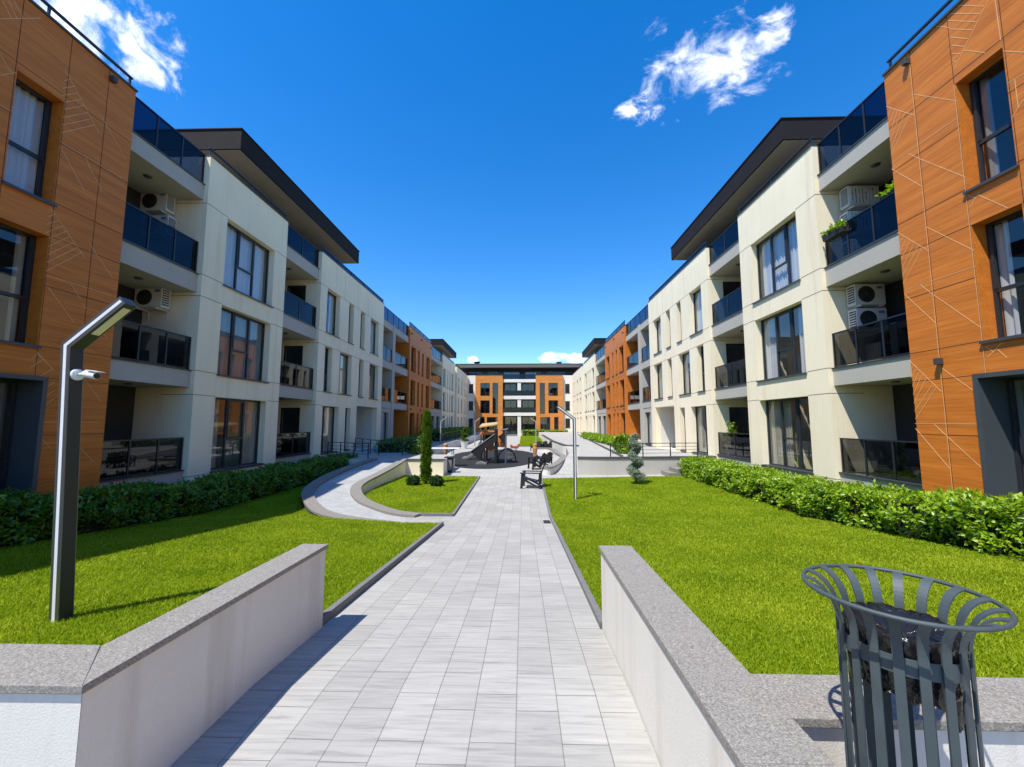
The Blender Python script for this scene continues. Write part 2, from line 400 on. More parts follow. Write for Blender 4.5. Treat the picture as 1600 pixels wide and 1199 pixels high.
scene.view_settings.view_transform = 'Standard'; scene.view_settings.look = 'None'
scene.view_settings.gamma = 1.0; scene.view_settings.use_curve_mapping = False
scene.view_settings.exposure = EXPO
scene.cycles.max_bounces = 8; scene.cycles.transparent_max_bounces = 24
scene.cycles.diffuse_bounces = 4; scene.cycles.glossy_bounces = 4

# ------------------------------------------------------------------ ground
def zg(y):
    if y < 2.7: return 0.0
    if y < 10.4: return -0.68 * (y - 2.7) / 7.7
    return -0.68

def sheet(name, poly, mat, h=0.0, zf=zg, side=0.0):
    """flat polygon draped on the ground profile; optional skirt"""
    bm = bmesh.new()
    vs = [bm.verts.new((x, y, 0)) for x, y in poly]
    f = bm.faces.new(vs); bmesh.ops.triangulate(bm, faces=[f])
    for yy in (2.7, 10.4):
        bmesh.ops.bisect_plane(bm, geom=bm.verts[:] + bm.edges[:] + bm.faces[:], plane_co=(0, yy, 0), plane_no=(0, 1, 0), clear_inner=False, clear_outer=False)
    for vtx in bm.verts: vtx.co.z = zf(vtx.co.y) + h
    if side:
        r = bmesh.ops.extrude_edge_only(bm, edges=[e for e in bm.edges if e.is_boundary])
        for e in r['geom']:
            if isinstance(e, bmesh.types.BMVert): e.co.z -= side
    bmesh.ops.recalc_face_normals(bm, faces=bm.faces)
    me = bpy.data.meshes.new(name); bm.to_mesh(me); bm.free()
    me.materials.append(mat)
    for p in me.polygons:
        pass
    o = bpy.data.objects.new(name, me); COL.objects.link(o)
    return o

struct(sheet('ground', [(-460, -360), (460, -360), (460, 620), (-460, 620)], M['dark_outer_ground'], -0.05))
struct(sheet('plaza', [(-9.44, -4), (9.44, -4), (9.44, 73.4), (-9.44, 73.4)], M['plaza'], -0.012))
struct(sheet('paved_path', [(-1.2, -4), (1.17, -4), (1.17, 10.4), (1.27, 17.3), (-1.35, 17.9), (-1.2, 10.45), (-2.35, 10.4), (-2.2, 9.12), (-1.2, 9.08)], M['pavers'], 0.0))

LAWN_A = [(-1.40, 1.92), (-1.40, 3.60), (-1.26, 3.62), (-1.26, 9.08), (-2.1, 9.08), (-3.1, 9.46), (-4.05, 9.78), (-4.77, 10.3), (-5.7, 11.55), (-6.17, 12.6), (-6.42, 14.0), (-6.5, 15.6), (-6.36, 18.55), (-9.4, 18.55), (-9.4, 1.92)]
LAWN_B = [(-1.26, 10.5), (-1.36, 17.7), (-4.62, 17.95), (-4.68, 15.2), (-4.62, 13.4), (-4.2, 12.3), (-3.3, 11.2), (-2.7, 10.72), (-2.0, 10.5)]
LAWN_C = [(1.23, 3.66), (1.23, 10.4), (1.31, 17.15), (6.9, 18.0), (9.4, 18.2), (9.4, 1.80), (1.46, 1.80), (1.46, 3.66)]
LAWN_D = [(0.2, 40.5), (3.15, 40.5), (3.15, 71.4), (0.2, 71.4)]
LH = 0.035
for P in (LAWN_A, LAWN_B, LAWN_C, LAWN_D):
    struct(sheet('lawn', P, M['lawn'], LH))

def in_poly(px, py, poly):
    inside = np.zeros(len(px), bool); n = len(poly)
    for i in range(n):
        x1, y1 = poly[i]; x2, y2 = poly[(i + 1) % n]
        c = ((y1 > py) != (y2 > py)); c &= px < (x2 - x1) * (py - y1) / (y2 - y1 + 1e-12) + x1
        inside ^= c
    return inside
zg_v = np.vectorize(zg)
def grass(poly, dens0, name='grass', hmul=1.0):
    xs = [p[0] for p in poly]; ys = [p[1] for p in poly]
    A = (max(xs) - min(xs)) * (max(ys) - min(ys))
    n = int(A * dens0)
    px = RNG.uniform(min(xs), max(xs), n); py = RNG.uniform(min(ys), max(ys), n)
    d = np.hypot(px - 0.52, py); keep = RNG.random(n) < np.clip((3.2 / np.maximum(d, 0.5)) ** 1.3, 0, 1)
    keep &= in_poly(px, py, poly); keep &= (np.abs(px) < 7.75)
    px, py, d = px[keep], py[keep], d[keep]; n = len(px)
    sc = np.clip((d / 3.6) ** 0.55, 0.9, 2.6)
    patch = 0.8 + 0.35 * np.sin(px * 1.7 + np.sin(py * 1.1) * 2) * np.sin(py * 1.3 + 1)
    h = RNG.uniform(0.013, 0.030, n) * np.clip(sc, 0.9, 1.5) * hmul * (0.75 + 0.35 * patch); wd = 0.0033 * sc * RNG.uniform(0.7, 1.3, n)
    a = RNG.uniform(0, 2 * PI, n); lean = RNG.uniform(0.1, 1.1, n) * h
    z = zg_v(py) + LH - 0.003
    ca, sa = np.cos(a), np.sin(a); b = RNG.uniform(0, 2 * PI, n)
    v0 = np.stack([px - ca * wd, py - sa * wd, z], 1); v1 = np.stack([px + ca * wd, py + sa * wd, z], 1)
    m0 = np.stack([px - ca * wd * .75 + np.cos(b) * lean * .35, py - sa * wd * .75 + np.sin(b) * lean * .35, z + h * .6], 1)
    m1 = np.stack([px + ca * wd * .75 + np.cos(b) * lean * .35, py + sa * wd * .75 + np.sin(b) * lean * .35, z + h * .6], 1)
    tp = np.stack([px + np.cos(b) * lean, py + np.sin(b) * lean, z + h], 1)
    V = np.stack([v0, v1, m0, m1, tp], 1).reshape(-1, 3)
    i = np.arange(n)[:, None] * 5
    Fc = np.concatenate([np.stack([i[:, 0], i[:, 0] + 1, i[:, 0] + 3], 1), np.stack([i[:, 0], i[:, 0] + 3, i[:, 0] + 2], 1), np.stack([i[:, 0] + 2, i[:, 0] + 3, i[:, 0] + 4], 1)])
    o = np_mesh(name, V, Fc, M['grass']); o['kind'] = 'stuff'
    return o
grass(LAWN_A, GR_D); grass(LAWN_B, GR_D); grass(LAWN_C, GR_D); grass(LAWN_D, GR_D * 1.6, hmul=1.6)

# kerbs along the lawns
def kerb(pts, wdt=0.055, top=0.05, mat=None, name='kerb', down=0.12):
    mb = MB(); mb2 = []
    q = []
    for (x0, y0), (x1, y1) in zip(pts[:-1], pts[1:]):
        L = math.hypot(x1 - x0, y1 - y0); cuts = [0.0, 1.0]
        for yy in (2.7, 10.4):
            if (y0 - yy) * (y1 - yy) < 0: cuts.append((yy - y0) / (y1 - y0))
        cuts.sort()
        nx, ny = -(y1 - y0) / L * wdt / 2, (x1 - x0) / L * wdt / 2
        nseg = max(1, int(L / 0.99))
        ts = sorted(set([c for c in cuts] + [i / nseg for i in range(nseg + 1)]))
        for a, b in zip(ts[:-1], ts[1:]):
            g = 0.003 / L if L else 0
            A = (x0 + (x1 - x0) * (a + g), y0 + (y1 - y0) * (a + g)); B = (x0 + (x1 - x0) * (b - g), y0 + (y1 - y0) * (b - g))
            za, zb = zg(A[1]), zg(B[1])
            p = [(A[0] - nx, A[1] - ny), (B[0] - nx, B[1] - ny), (B[0] + nx, B[1] + ny), (A[0] + nx, A[1] + ny)]
            zz = [za, zb, zb, za]
            mb.hexa([(p[i][0], p[i][1], zz[i] - down) for i in range(4)] + [(p[i][0], p[i][1], zz[i] + top) for i in range(4)])
    return mb.build(name, mat or M['kerb'])
struct(kerb([(-1.23, 3.64), (-1.23, 9.1)], 0.06, 0.07))
struct(kerb([(-1.23, 9.1), (-2.0, 9.1)], 0.05, 0.03))
struct(kerb([(-1.23, 10.45), (-1.33, 17.75)], 0.06, 0.055))
struct(kerb([(-1.23, 10.45), (-2.05, 10.45)], 0.07, 0.07))
struct(kerb([(1.2, 3.67), (1.2, 10.4), (1.29, 17.15)], 0.06, 0.05))
struct(kerb([(1.29, 17.15), (6.9, 18.02)], 0.05, 0.035))

# ------------------------------------------------------------------ walls beside the path
def wall_thing(label, cat, body_mb, cop_mb, loc, name='garden_wall', body='white_wall', cop='granite', bev=0.004):
    t = thing(name, label, cat, loc, world_children=True)
    body_mb.build('wall_body', M[body], t)
    if cop_mb: cop_mb.build('coping', M[cop], t, bevel=bev)
    return t

def coping_run(mb, quads):
    for q, z0, z1 in quads:
        mb.hexa([(x, y, zz - 0.034) for (x, y), zz in zip(q, z0)] + [(x, y, zz) for (x, y), zz in zip(q, z0)])

# left wall: along the path, then turning left
zt0, zt1 = 0.645, 0.60
b = MB(); c = MB()
b.hexa([(-1.385, 1.90, -0.3), (-1.185, 1.645, -0.3), (-1.185, 3.61, -0.3), (-1.385, 3.61, -0.3), (-1.385, 1.90, zt0 - .036), (-1.185, 1.645, zt0 - .036), (-1.185, 3.61, zt1 - .036), (-1.385, 3.61, zt1 - .036)])
b.hexa([(-7.5, 1.645, -0.3), (-1.187, 1.645, -0.3), (-1.387, 1.90, -0.3), (-7.5, 1.90, -0.3), (-7.5, 1.645, zt0 - .036), (-1.187, 1.645, zt0 - .036), (-1.387, 1.90, zt0 - .036), (-7.5, 1.90, zt0 - .036)])
ys = [1.63, 2.62, 3.63]
def zl(y): return zt0 + (zt1 - zt0) * (y - 1.63) / 2.0
g = 0.0008
coping_run(c, [([(-1.40, 1.915 + .0003), (-1.17, 1.625 + .0003), (-1.17, 2.62 - g), (-1.40, 2.62 - g)], [zl(1.9), zl(1.63), zl(2.62), zl(2.62)], 0),
               ([(-1.40, 2.62 + g), (-1.17, 2.62 + g), (-1.17, 3.63), (-1.40, 3.63)], [zl(2.62), zl(2.62), zl(3.63), zl(3.63)], 0)])
xs = [-7.5, -6.5, -5.5, -4.5, -3.5, -2.5, -1.17]
for i in range(6):
    x0, x1 = xs[i], xs[i + 1]
    last = i == 5
    coping_run(c, [([(x0 + g, 1.625), ((x1 - 0.0003 if last else x1 - g), 1.628), ((-1.40 - 0.0003 if last else x1 - g), 1.915), (x0 + g, 1.915)], [zt0] * 4, 0)])
wall_thing('low white wall with rough granite coping left of the path beside the lamp post', 'wall', b, c, (-1.28, 1.7, 0))

zr0, zr1 = 0.665, 0.60
b = MB(); c = MB()
def zr(y): return zr0 + (zr1 - zr0) * (y - 0.2) / 3.46
b.hexa([(1.185, -2.5, -0.3), (1.43, -2.5, -0.3), (1.43, 3.63, -0.3), (1.185, 3.63, -0.3), (1.185, -2.5, zr(-2.5) - .036), (1.43, -2.5, zr(-2.5) - .036), (1.43, 3.63, zr1 - .036), (1.185, 3.63, zr1 - .036)])
ys = [-2.5, -1.5, -0.5, 0.45, 1.335, 2.35, 3.65]
for a, d in zip(ys[:-1], ys[1:]):
    coping_run(c, [([(1.17, a + g), (1.445, a + g), (1.445, d - g), (1.17, d - g)], [zr(a), zr(a), zr(d), zr(d)], 0)])
b.hexa([(1.445, 1.57, -0.3), (8.6, 1.57, -0.3), (8.6, 1.79, -0.3), (1.445, 1.79, -0.3), (1.445, 1.57, zr(1.6) - .044), (8.6, 1.57, zr(1.6) - .044), (8.6, 1.79, zr(1.6) - .044), (1.445, 1.79, zr(1.6) - .044)])
xs = [1.447, 2.3, 3.3, 4.3, 5.3, 6.3, 7.3, 8.6]
for x0, x1 in zip(xs[:-1], xs[1:]):
    coping_run(c, [([(x0 + g, 1.547), (x1 - g, 1.547), (x1 - g, 1.80), (x0 + g, 1.80)], [zr(1.6) - .008] * 4, 0)])
wall_thing('low white wall with rough granite coping right of the path behind the metal bin', 'wall', b, c, (1.3, 1.6, 0))

# ------------------------------------------------------------------ left curved ramp, its curb and retaining wall
def smooth_poly(pts, n=6):
    P = [Vector(p) for p in pts]; out = []
    for i in range(len(P) - 1):
        p0 = P[max(i - 1, 0)]; p1 = P[i]; p2 = P[i + 1]; p3 = P[min(i + 2, len(P) - 1)]
        for k in range(n):
            t = k / n
            out.append(0.5 * ((2 * p1) + (-p0 + p2) * t + (2 * p0 - 5 * p1 + 4 * p2 - p3) * t * t + (-p0 + 3 * p1 - 3 * p2 + p3) * t ** 3))
    out.append(P[-1]); return out
def offset_line(P, d):
    out = []
    for i, p in enumerate(P):
        t = (P[min(i + 1, len(P) - 1)] - P[max(i - 1, 0)]); t.z = 0; t.normalize()
        out.append(Vector((p.x - t.y * d, p.y + t.x * d, p.z)))
    return out
def ribbon(mb, A, B, zb, top=0.0, thick=None):
    """solid between two polylines A,B (top z from points + top), down to zb or by thick"""
    for i in range(len(A) - 1):
        t = [A[i], B[i], B[i + 1], A[i + 1]]
        mb.hexa([(p.x, p.y, (p.z + top - thick) if thick else zb) for p in t] + [(p.x, p.y, p.z + top) for p in t])
def curb_blocks(mb, A, B, top, thick, every, gap=0.02):
    n = len(A); i = 0
    while i < n - 1:
        j = min(i + every, n - 1)
        for k in range(i, j):
            t = [A[k].copy(), B[k].copy(), B[k + 1].copy(), A[k + 1].copy()]
            if k == j - 1 and j < n - 1:
                t[2] = B[k + 1].lerp(B[k], gap); t[3] = A[k + 1].lerp(A[k], gap)
            mb.hexa([(p.x, p.y, p.z + top - thick) for p in t] + [(p.x, p.y, p.z + top) for p in t])
        i = j

outer = smooth_poly([(-2.05, 9.11, -0.675), (-3.1, 9.47, -0.665), (-4.05, 9.80, -0.62), (-4.77, 10.33, -0.56), (-5.66, 11.57, -0.47), (-6.12, 12.62, -0.38), (-6.38, 14.0, -0.28), (-6.44, 15.6, -0.17), (-6.30, 18.5, -0.01)])
outer_in = offset_line(outer, -0.26)
inner = smooth_poly([(-2.12, 10.22, -0.675), (-2.75, 10.46, -0.665), (-3.35, 10.85, -0.62), (-4.15, 11.65, -0.56), (-4.78, 12.75, -0.47), (-4.97, 13.65, -0.38), (-4.95, 15.25, -0.28), (-4.92, 16.7, -0.17), (-4.90, 18.3, -0.01)])
inner_out = offset_line(inner, -0.26)
r = MB()
for i in range(len(outer) - 1):
    r.face([outer[i], inner[i], inner[i + 1], outer[i + 1]])
struct(r.build('ramp', M['ramp'], smooth=False))
t = thing('ramp_curb', 'low stone curb curving along the left ramp beside the shaded hedge', 'curb', (-6.2, 13, -0.5), world_children=True)
k = MB(); ribbon(k, outer, outer_in, -0.95, 0.02); k.build('curb_base', M['stone_dark'], t)
k = MB(); curb_blocks(k, offset_line(outer, 0.03), offset_line(outer, -0.29), 0.075, 0.053, 5); k.build('coping', M['stone_mid'], t)
t = thing('retaining_wall', 'cream curved retaining wall rising round the small lawn with the cypress', 'wall', (-4.8, 14, -0.68), world_children=True)
k = MB(); ribbon(k, inner, inner_out, -0.95, 0.0)
k.box(-5.0, -2.98, 18.2, 18.44, -0.95, -0.02); k.build('wall_body', M['cream'], t)
k = MB(); curb_blocks(k, offset_line(inner, 0.03), offset_line(inner, -0.29), 0.062, 0.06, 6)
k.build('coping', M['stone_mid'], t)
k = MB(); k.box(-4.93, -2.95, 18.17, 18.47, -0.018, 0.04); k.build('stage_coping', M['stone_dark'], t)

# left raised terrace
def slab_poly(name, poly, ztop, zbot, mats):
    mb = MB(); n = len(poly)
    mb.face([(x, y, ztop) for x, y in poly], 0)
    for i in range(n):
        a, b_ = poly[i], poly[(i + 1) % n]
        mb.face([(a[0], a[1], zbot), (b_[0], b_[1], zbot), (b_[0], b_[1], ztop), (a[0], a[1], ztop)], 1)
    return mb.build(name, mats)
struct(slab_poly('terrace', [(-9.42, 18.56), (-6.31, 18.51), (-4.92, 18.46), (-3.0, 18.46), (-3.0, 21.4), (-5.6, 21.4), (-5.6, 73.3), (-9.42, 73.3)], 0.0, -0.95, [M['plaza'], M['white_wall']]))
# right raised terrace and ramp
struct(slab_poly('terrace', [(3.07, 18.95), (4.2, 18.86), (7.8, 19.3), (9.42, 19.42), (9.42, 73.3), (3.3, 73.3), (3.35, 36), (3.45, 28), (4.4, 28), (3.9, 25)], 0.0, -0.95, [M['plaza'], M['white_wall']]))
r = MB(); r.mesh([(1.95, 18.9, -0.684), (3.07, 18.95, -0.684), (3.9, 25, -0.21), (3.3, 25, -0.21), (4.4, 28, 0.002), (3.45, 28, 0.002), (3.3, 25, -0.95), (3.45, 28, -0.95), (1.95, 18.9, -0.95)],
                 [(0, 1, 2, 3), (3, 2, 4, 5), (0, 3, 6, 8), (3, 5, 7, 6)]); struct(r.build('ramp', M['plaza'], recalc=False))
t = thing('retaining_wall', 'long pale retaining wall with dark coping behind the right lawn and the spiral spruce', 'wall', (5, 19, -0.68), world_children=True)
fw = smooth_poly([(3.0, 18.83, 0), (4.2, 18.72, 0), (6.0, 18.90, 0), (7.8, 19.14, 0.0), (9.42, 19.28, 0)])
k = MB(); ribbon(k, fw, offset_line(fw, 0.12), -0.95, 0.02); k.build('wall_body', M['pale_concrete'], t)
k = MB(); ribbon(k, offset_line(fw, -0.03), offset_line(fw, 0.2), 0, 0.11, 0.088); k.build('coping', M['stone_dark'], t)
t = thing('low_kerb_wall', 'low kerb wall with dark stone top edging the upper right walkway', 'wall', (3.4, 30, 0), world_children=True)
kp = smooth_poly([(4.3, 28.1, 0), (3.55, 28.3, 0), (3.35, 31, 0), (3.15, 36, 0), (3.15, 52, 0)]); k = MB(); ribbon(k, kp, offset_line(kp, 0.2), -0.9, 0.09); k.build('wall_body', M['white_wall'], t)
k = MB(); ribbon(k, offset_line(kp, -0.02), offset_line(kp, 0.22), 0, 0.15, 0.058); k.build('coping', M['stone_dark'], t)
t = thing('walkway_kerb', 'long thin dark kerb between the right walkway and the bright hedge strip', 'curb', (6, 24, 0), world_children=True)
k = MB(); kk = [Vector((5.4, 20.2, 0)), Vector((8.2, 57, 0))]; ribbon(k, kk, offset_line(kk, 0.14), -0.1, 0.07); k.build('curb_stone', M['stone_dark'], t)
# curved low seat wall right of the playground
t = thing('seat_wall', 'low angled seat wall with broad dark stone top right of the play area', 'wall', (2.8, 25, -0.68), world_children=True)
sp = smooth_poly([(1.35, 18.75, -0.4), (1.85, 18.8, -0.4), (2.5, 21.2, -0.4), (3.0, 24.0, -0.4), (3.12, 25.6, -0.4), (3.0, 27.5, -0.4), (2.85, 32.4, -0.4), (1.4, 33.2, -0.4)], 5)
k = MB(); ribbon(k, sp, offset_line(sp, 0.3), -0.9, 0.0); k.build('wall_body', M['white_wall'], t)
k = MB(); ribbon(k, offset_line(sp, -0.03), offset_line(sp, 0.33), 0, 0.07, 0.068); k.build('seat_top', M['stone_mid'], t)
# steps right
t = thing('garden_steps', 'short flight of grey stone steps behind the far end of the right hedge', 'steps', (7.3, 18.6, -0.68), world_children=True)
for i in range(4):
    k = MB(); k.box(6.8 + 0.36 * i, 8.9, 18.03 + 0.0, 19.0, (-0.68 + 0.17 * i + (0.001 if i else -0.1)), -0.68 + 0.17 * (i + 1)); k.build('step', M['stone_mid'], t, bevel=0.006)
# play surface
mbp = MB(); n = 72
ring = [(-1.5 + 3.15 * math.cos(2 * PI * i / n), 28.4 + 7.4 * math.sin(2 * PI * i / n)) for i in range(n)]
mbp.face([(x, y, -0.668) for x, y in ring]); struct(mbp.build('play_surface', M['rubber']))
# drain
d = MB(); d.hexa([(0.99, 9.4, zg(9.4) - .05), (1.15, 9.4, zg(9.4) - .05), (1.15, 9.8, zg(9.8) - .05), (0.99, 9.8, zg(9.8) - .05), (0.99, 9.4, zg(9.4) + .008), (1.15, 9.4, zg(9.4) + .008), (1.15, 9.8, zg(9.8) + .008), (0.99, 9.8, zg(9.8) + .008)])
for i in range(6):
    yy = 9.42 + i * .065; d.box(1.0, 1.14, yy, yy + .03, zg(yy) - .01, zg(yy) + .016)
tag(d.build('drain_grate', M['drain']), 'small dark iron drain grate in the path beside the right kerb', 'drain')

RL = [(8.01,8.93,7.32,9.71),(7.83,10.16,7.4,9.66),(8.02,10.18,7.47,9.58),(8.02,10.02,7.55,9.49),(8.02,9.83,7.63,9.4),(8.02,9.64,7.72,9.3),(8.02,9.46,7.8,9.21),(8.03,9.28,7.88,9.13),(8.02,9.1,7.96,9.03),(8.3,10.2,8.03,9.87),(7.82,9.15,7.47,8.75),(8.9,9.12,8.04,8.23),(7.22,9.59,7.21,8.75),(7.2,8.52,6.91,8.21),(9.06,10.07,8.9,9.87),(9.56,9.36,8.91,8.61),(9.44,9.24,9.54,9.1),(9.35,9.13,9.54,8.87),(9.29,9.05,9.53,8.61),(9.21,8.95,9.54,8.45),(9.12,8.84,9.54,8.25),(9.02,8.7,9.55,8.09),(9.56,7.89,8.05,7.87),(9.14,7.85,8.92,7.58),(8.92,7.58,8.04,6.58),(9.57,7.75,8.91,6.91),(7.2,7.86,6.94,7.83),(7.08,7.84,7.08,7.3),(7.21,7.16,6.99,7.38),(8.03,6.19,7.9,6.05),(7.82,6.14,8.02,5.93),(7.84,6.08,7.41,5.58),(9.57,6.15,8.9,5.41),(9.44,6.0,9.54,5.88),(9.37,5.91,9.54,5.69),(9.29,5.83,9.54,5.47),(9.2,5.72,9.54,5.27),(9.11,5.63,9.55,5.07),(9.02,5.54,9.55,4.9),(8.89,5.95,8.03,5.04),(9.53,4.73,8.03,4.72),(9.15,4.73,8.94,4.47),(8.94,4.47,8.02,3.45),(9.54,4.63,8.9,3.79),(8.0,3.11,7.89,2.98),(7.73,3.14,8.0,2.89),(7.82,3.02,7.69,2.84),(9.57,3.07,8.93,2.31),(9.49,2.95,9.56,2.87),(9.43,2.87,9.57,2.68),(9.37,2.79,9.56,2.48),(9.3,2.73,9.56,2.29),(9.22,2.63,9.56,2.09),(9.11,2.47,9.56,1.91),(9.03,2.4,9.56,1.73),(8.89,2.82,8.21,2.19),(9.58,1.63,8.21,1.62),(9.15,1.62,8.93,1.39),(8.93,1.39,8.21,0.67),(9.58,1.52,8.92,0.7)]
LL = [(7.97,9.34,8.77,8.45),(7.98,9.07,8.08,9.18),(7.97,8.88,8.18,9.11),(7.97,8.71,8.26,9.02),(7.97,8.54,8.34,8.93),(7.96,8.36,8.41,8.84),(7.97,8.18,8.5,8.74),(7.97,8.01,8.55,8.62),(7.96,7.82,8.66,8.56),(7.96,7.69,9.41,7.72),(7.96,7.69,8.61,6.89),(8.55,7.68,8.74,7.39),(8.78,8.9,9.43,8.26),(8.78,7.36,8.98,7.11),(6.86,9.34,7.46,10.0),(7.02,9.91,7.19,9.7),(6.94,9.82,7.1,9.6),(6.86,9.73,7.01,9.52),(6.92,8.67,7.1,8.46),(6.96,8.26,7.18,8.52),(7.01,7.7,7.17,7.69),(7.97,6.2,8.76,5.37),(7.97,5.96,8.08,6.08),(7.96,5.79,8.17,5.99),(7.96,5.61,8.25,5.9),(8.04,5.53,8.33,5.82),(7.96,5.26,8.4,5.73),(7.96,5.08,8.48,5.63),(7.96,4.92,8.56,5.54),(7.96,4.72,8.68,5.5),(7.96,4.72,9.41,4.73),(8.11,4.48,8.67,3.86),(8.52,4.71,8.75,4.42),(8.8,5.79,9.0,5.55),(9.0,5.55,9.4,5.16),(9.19,3.85,9.41,3.67),(8.78,4.35,8.88,4.25),(7.98,3.18,8.13,2.98),(7.96,3.18,8.37,2.76),(7.96,2.93,8.06,3.07),(7.96,2.75,8.16,2.97),(7.96,2.59,8.24,2.87),(8.14,2.6,8.35,2.79),(8.09,2.21,8.41,2.51),(8.09,2.03,8.43,2.34),(8.09,1.83,8.44,2.17),(8.88,2.77,9.41,2.15),(8.09,1.66,9.4,1.66),(8.2,1.41,8.48,1.1),(8.92,1.23,9.36,0.75)]
# ------------------------------------------------------------------ buildings
X0 = 9.45
def side_T(s): return lambda u, z, d: (s * (X0 + d), u, z)
YE = 73.5
def end_T(u, z, d): return (u, YE + d, z)

class FB(MB):
    """boxes in facade space: u along the wall, z up, d inwards"""
    def __init__(self, T): super().__init__(); self.T = T
    def b(self, u0, u1, z0, z1, d0, d1, mi=0):
        p = [(u0, z0, d0), (u1, z0, d0), (u1, z0, d1), (u0, z0, d1), (u0, z1, d0), (u1, z1, d0), (u1, z1, d1), (u0, z1, d1)]
        self.hexa([self.T(*q) for q in p], mi)
    def quad(self, u0, u1, z0, z1, d, mi=0):
        self.face([self.T(u0, z0, d), self.T(u1, z0, d), self.T(u1, z1, d), self.T(u0, z1, d)], mi)

def facade(fb, u0, u1, z0, z1, ops, d0=0.0, th=0.34, mi=0, reveal_mi=None):
    """a wall slab with openings (u0,u1,z0,z1) cut through it"""
    us = sorted(set([u0, u1] + [a for o in ops for a in o[:2] if u0 < a < u1]))
    zs = sorted(set([z0, z1] + [a for o in ops for a in o[2:4] if z0 < a < z1]))
    def hole(a, b_, c, d): 
        um, zm = (a + b_) / 2, (c + d) / 2
        return any(o[0] < um < o[1] and o[2] < zm < o[3] for o in ops)
    for i in range(len(us) - 1):
        for j in range(len(zs) - 1):
            if hole(us[i], us[i + 1], zs[j], zs[j + 1]): continue
            for dd in (d0, d0 + th): fb.quad(us[i], us[i + 1], zs[j], zs[j + 1], dd, mi)
    rm = mi if reveal_mi is None else reveal_mi
    for o in list(ops) + [(u0, u1, z0, z1)]:
        a, b_, c, d = o[:4]
        a = max(a, u0); b_ = min(b_, u1); c = max(c, z0); d = min(d, z1)
        T = fb.T; e = d0 + th; m_ = mi if o[:4] == (u0, u1, z0, z1) else rm
        fb.face([T(a, c, d0), T(a, c, e), T(a, d, e), T(a, d, d0)], m_); fb.face([T(b_, c, d0), T(b_, c, e), T(b_, d, e), T(b_, d, d0)], m_)
        fb.face([T(a, d, d0), T(b_, d, d0), T(b_, d, e), T(a, d, e)], m_); fb.face([T(a, c, d0), T(b_, c, d0), T(b_, c, e), T(a, c, e)], m_)

def curtain(T, parent, u0, u1, z0, z1, d, mat, spans):
    mb = MB()
    for a, b_ in spans:
        ua, ub = u0 + (u1 - u0) * a, u0 + (u1 - u0) * b_
        n = max(8, int(abs(ub - ua) / 0.035)); ph = random.random() * 6
        P = []
        for i in range(n + 1):
            uu = ua + (ub - ua) * i / n
            P.append((uu, d + 0.03 * math.sin(uu * 46 + ph) + 0.012 * math.sin(uu * 19 + ph)))
        base = len(mb.v)
        for uu, dd in P: mb.v.append(T(uu, z0, dd)); mb.v.append(T(uu, z1, dd))
        for i in range(n): mb.f.append((base + 2 * i, base + 2 * i + 2, base + 2 * i + 3, base + 2 * i + 1)); mb.m.append(0)
    return mb.build('curtain', mat, parent, smooth=True, recalc=False)

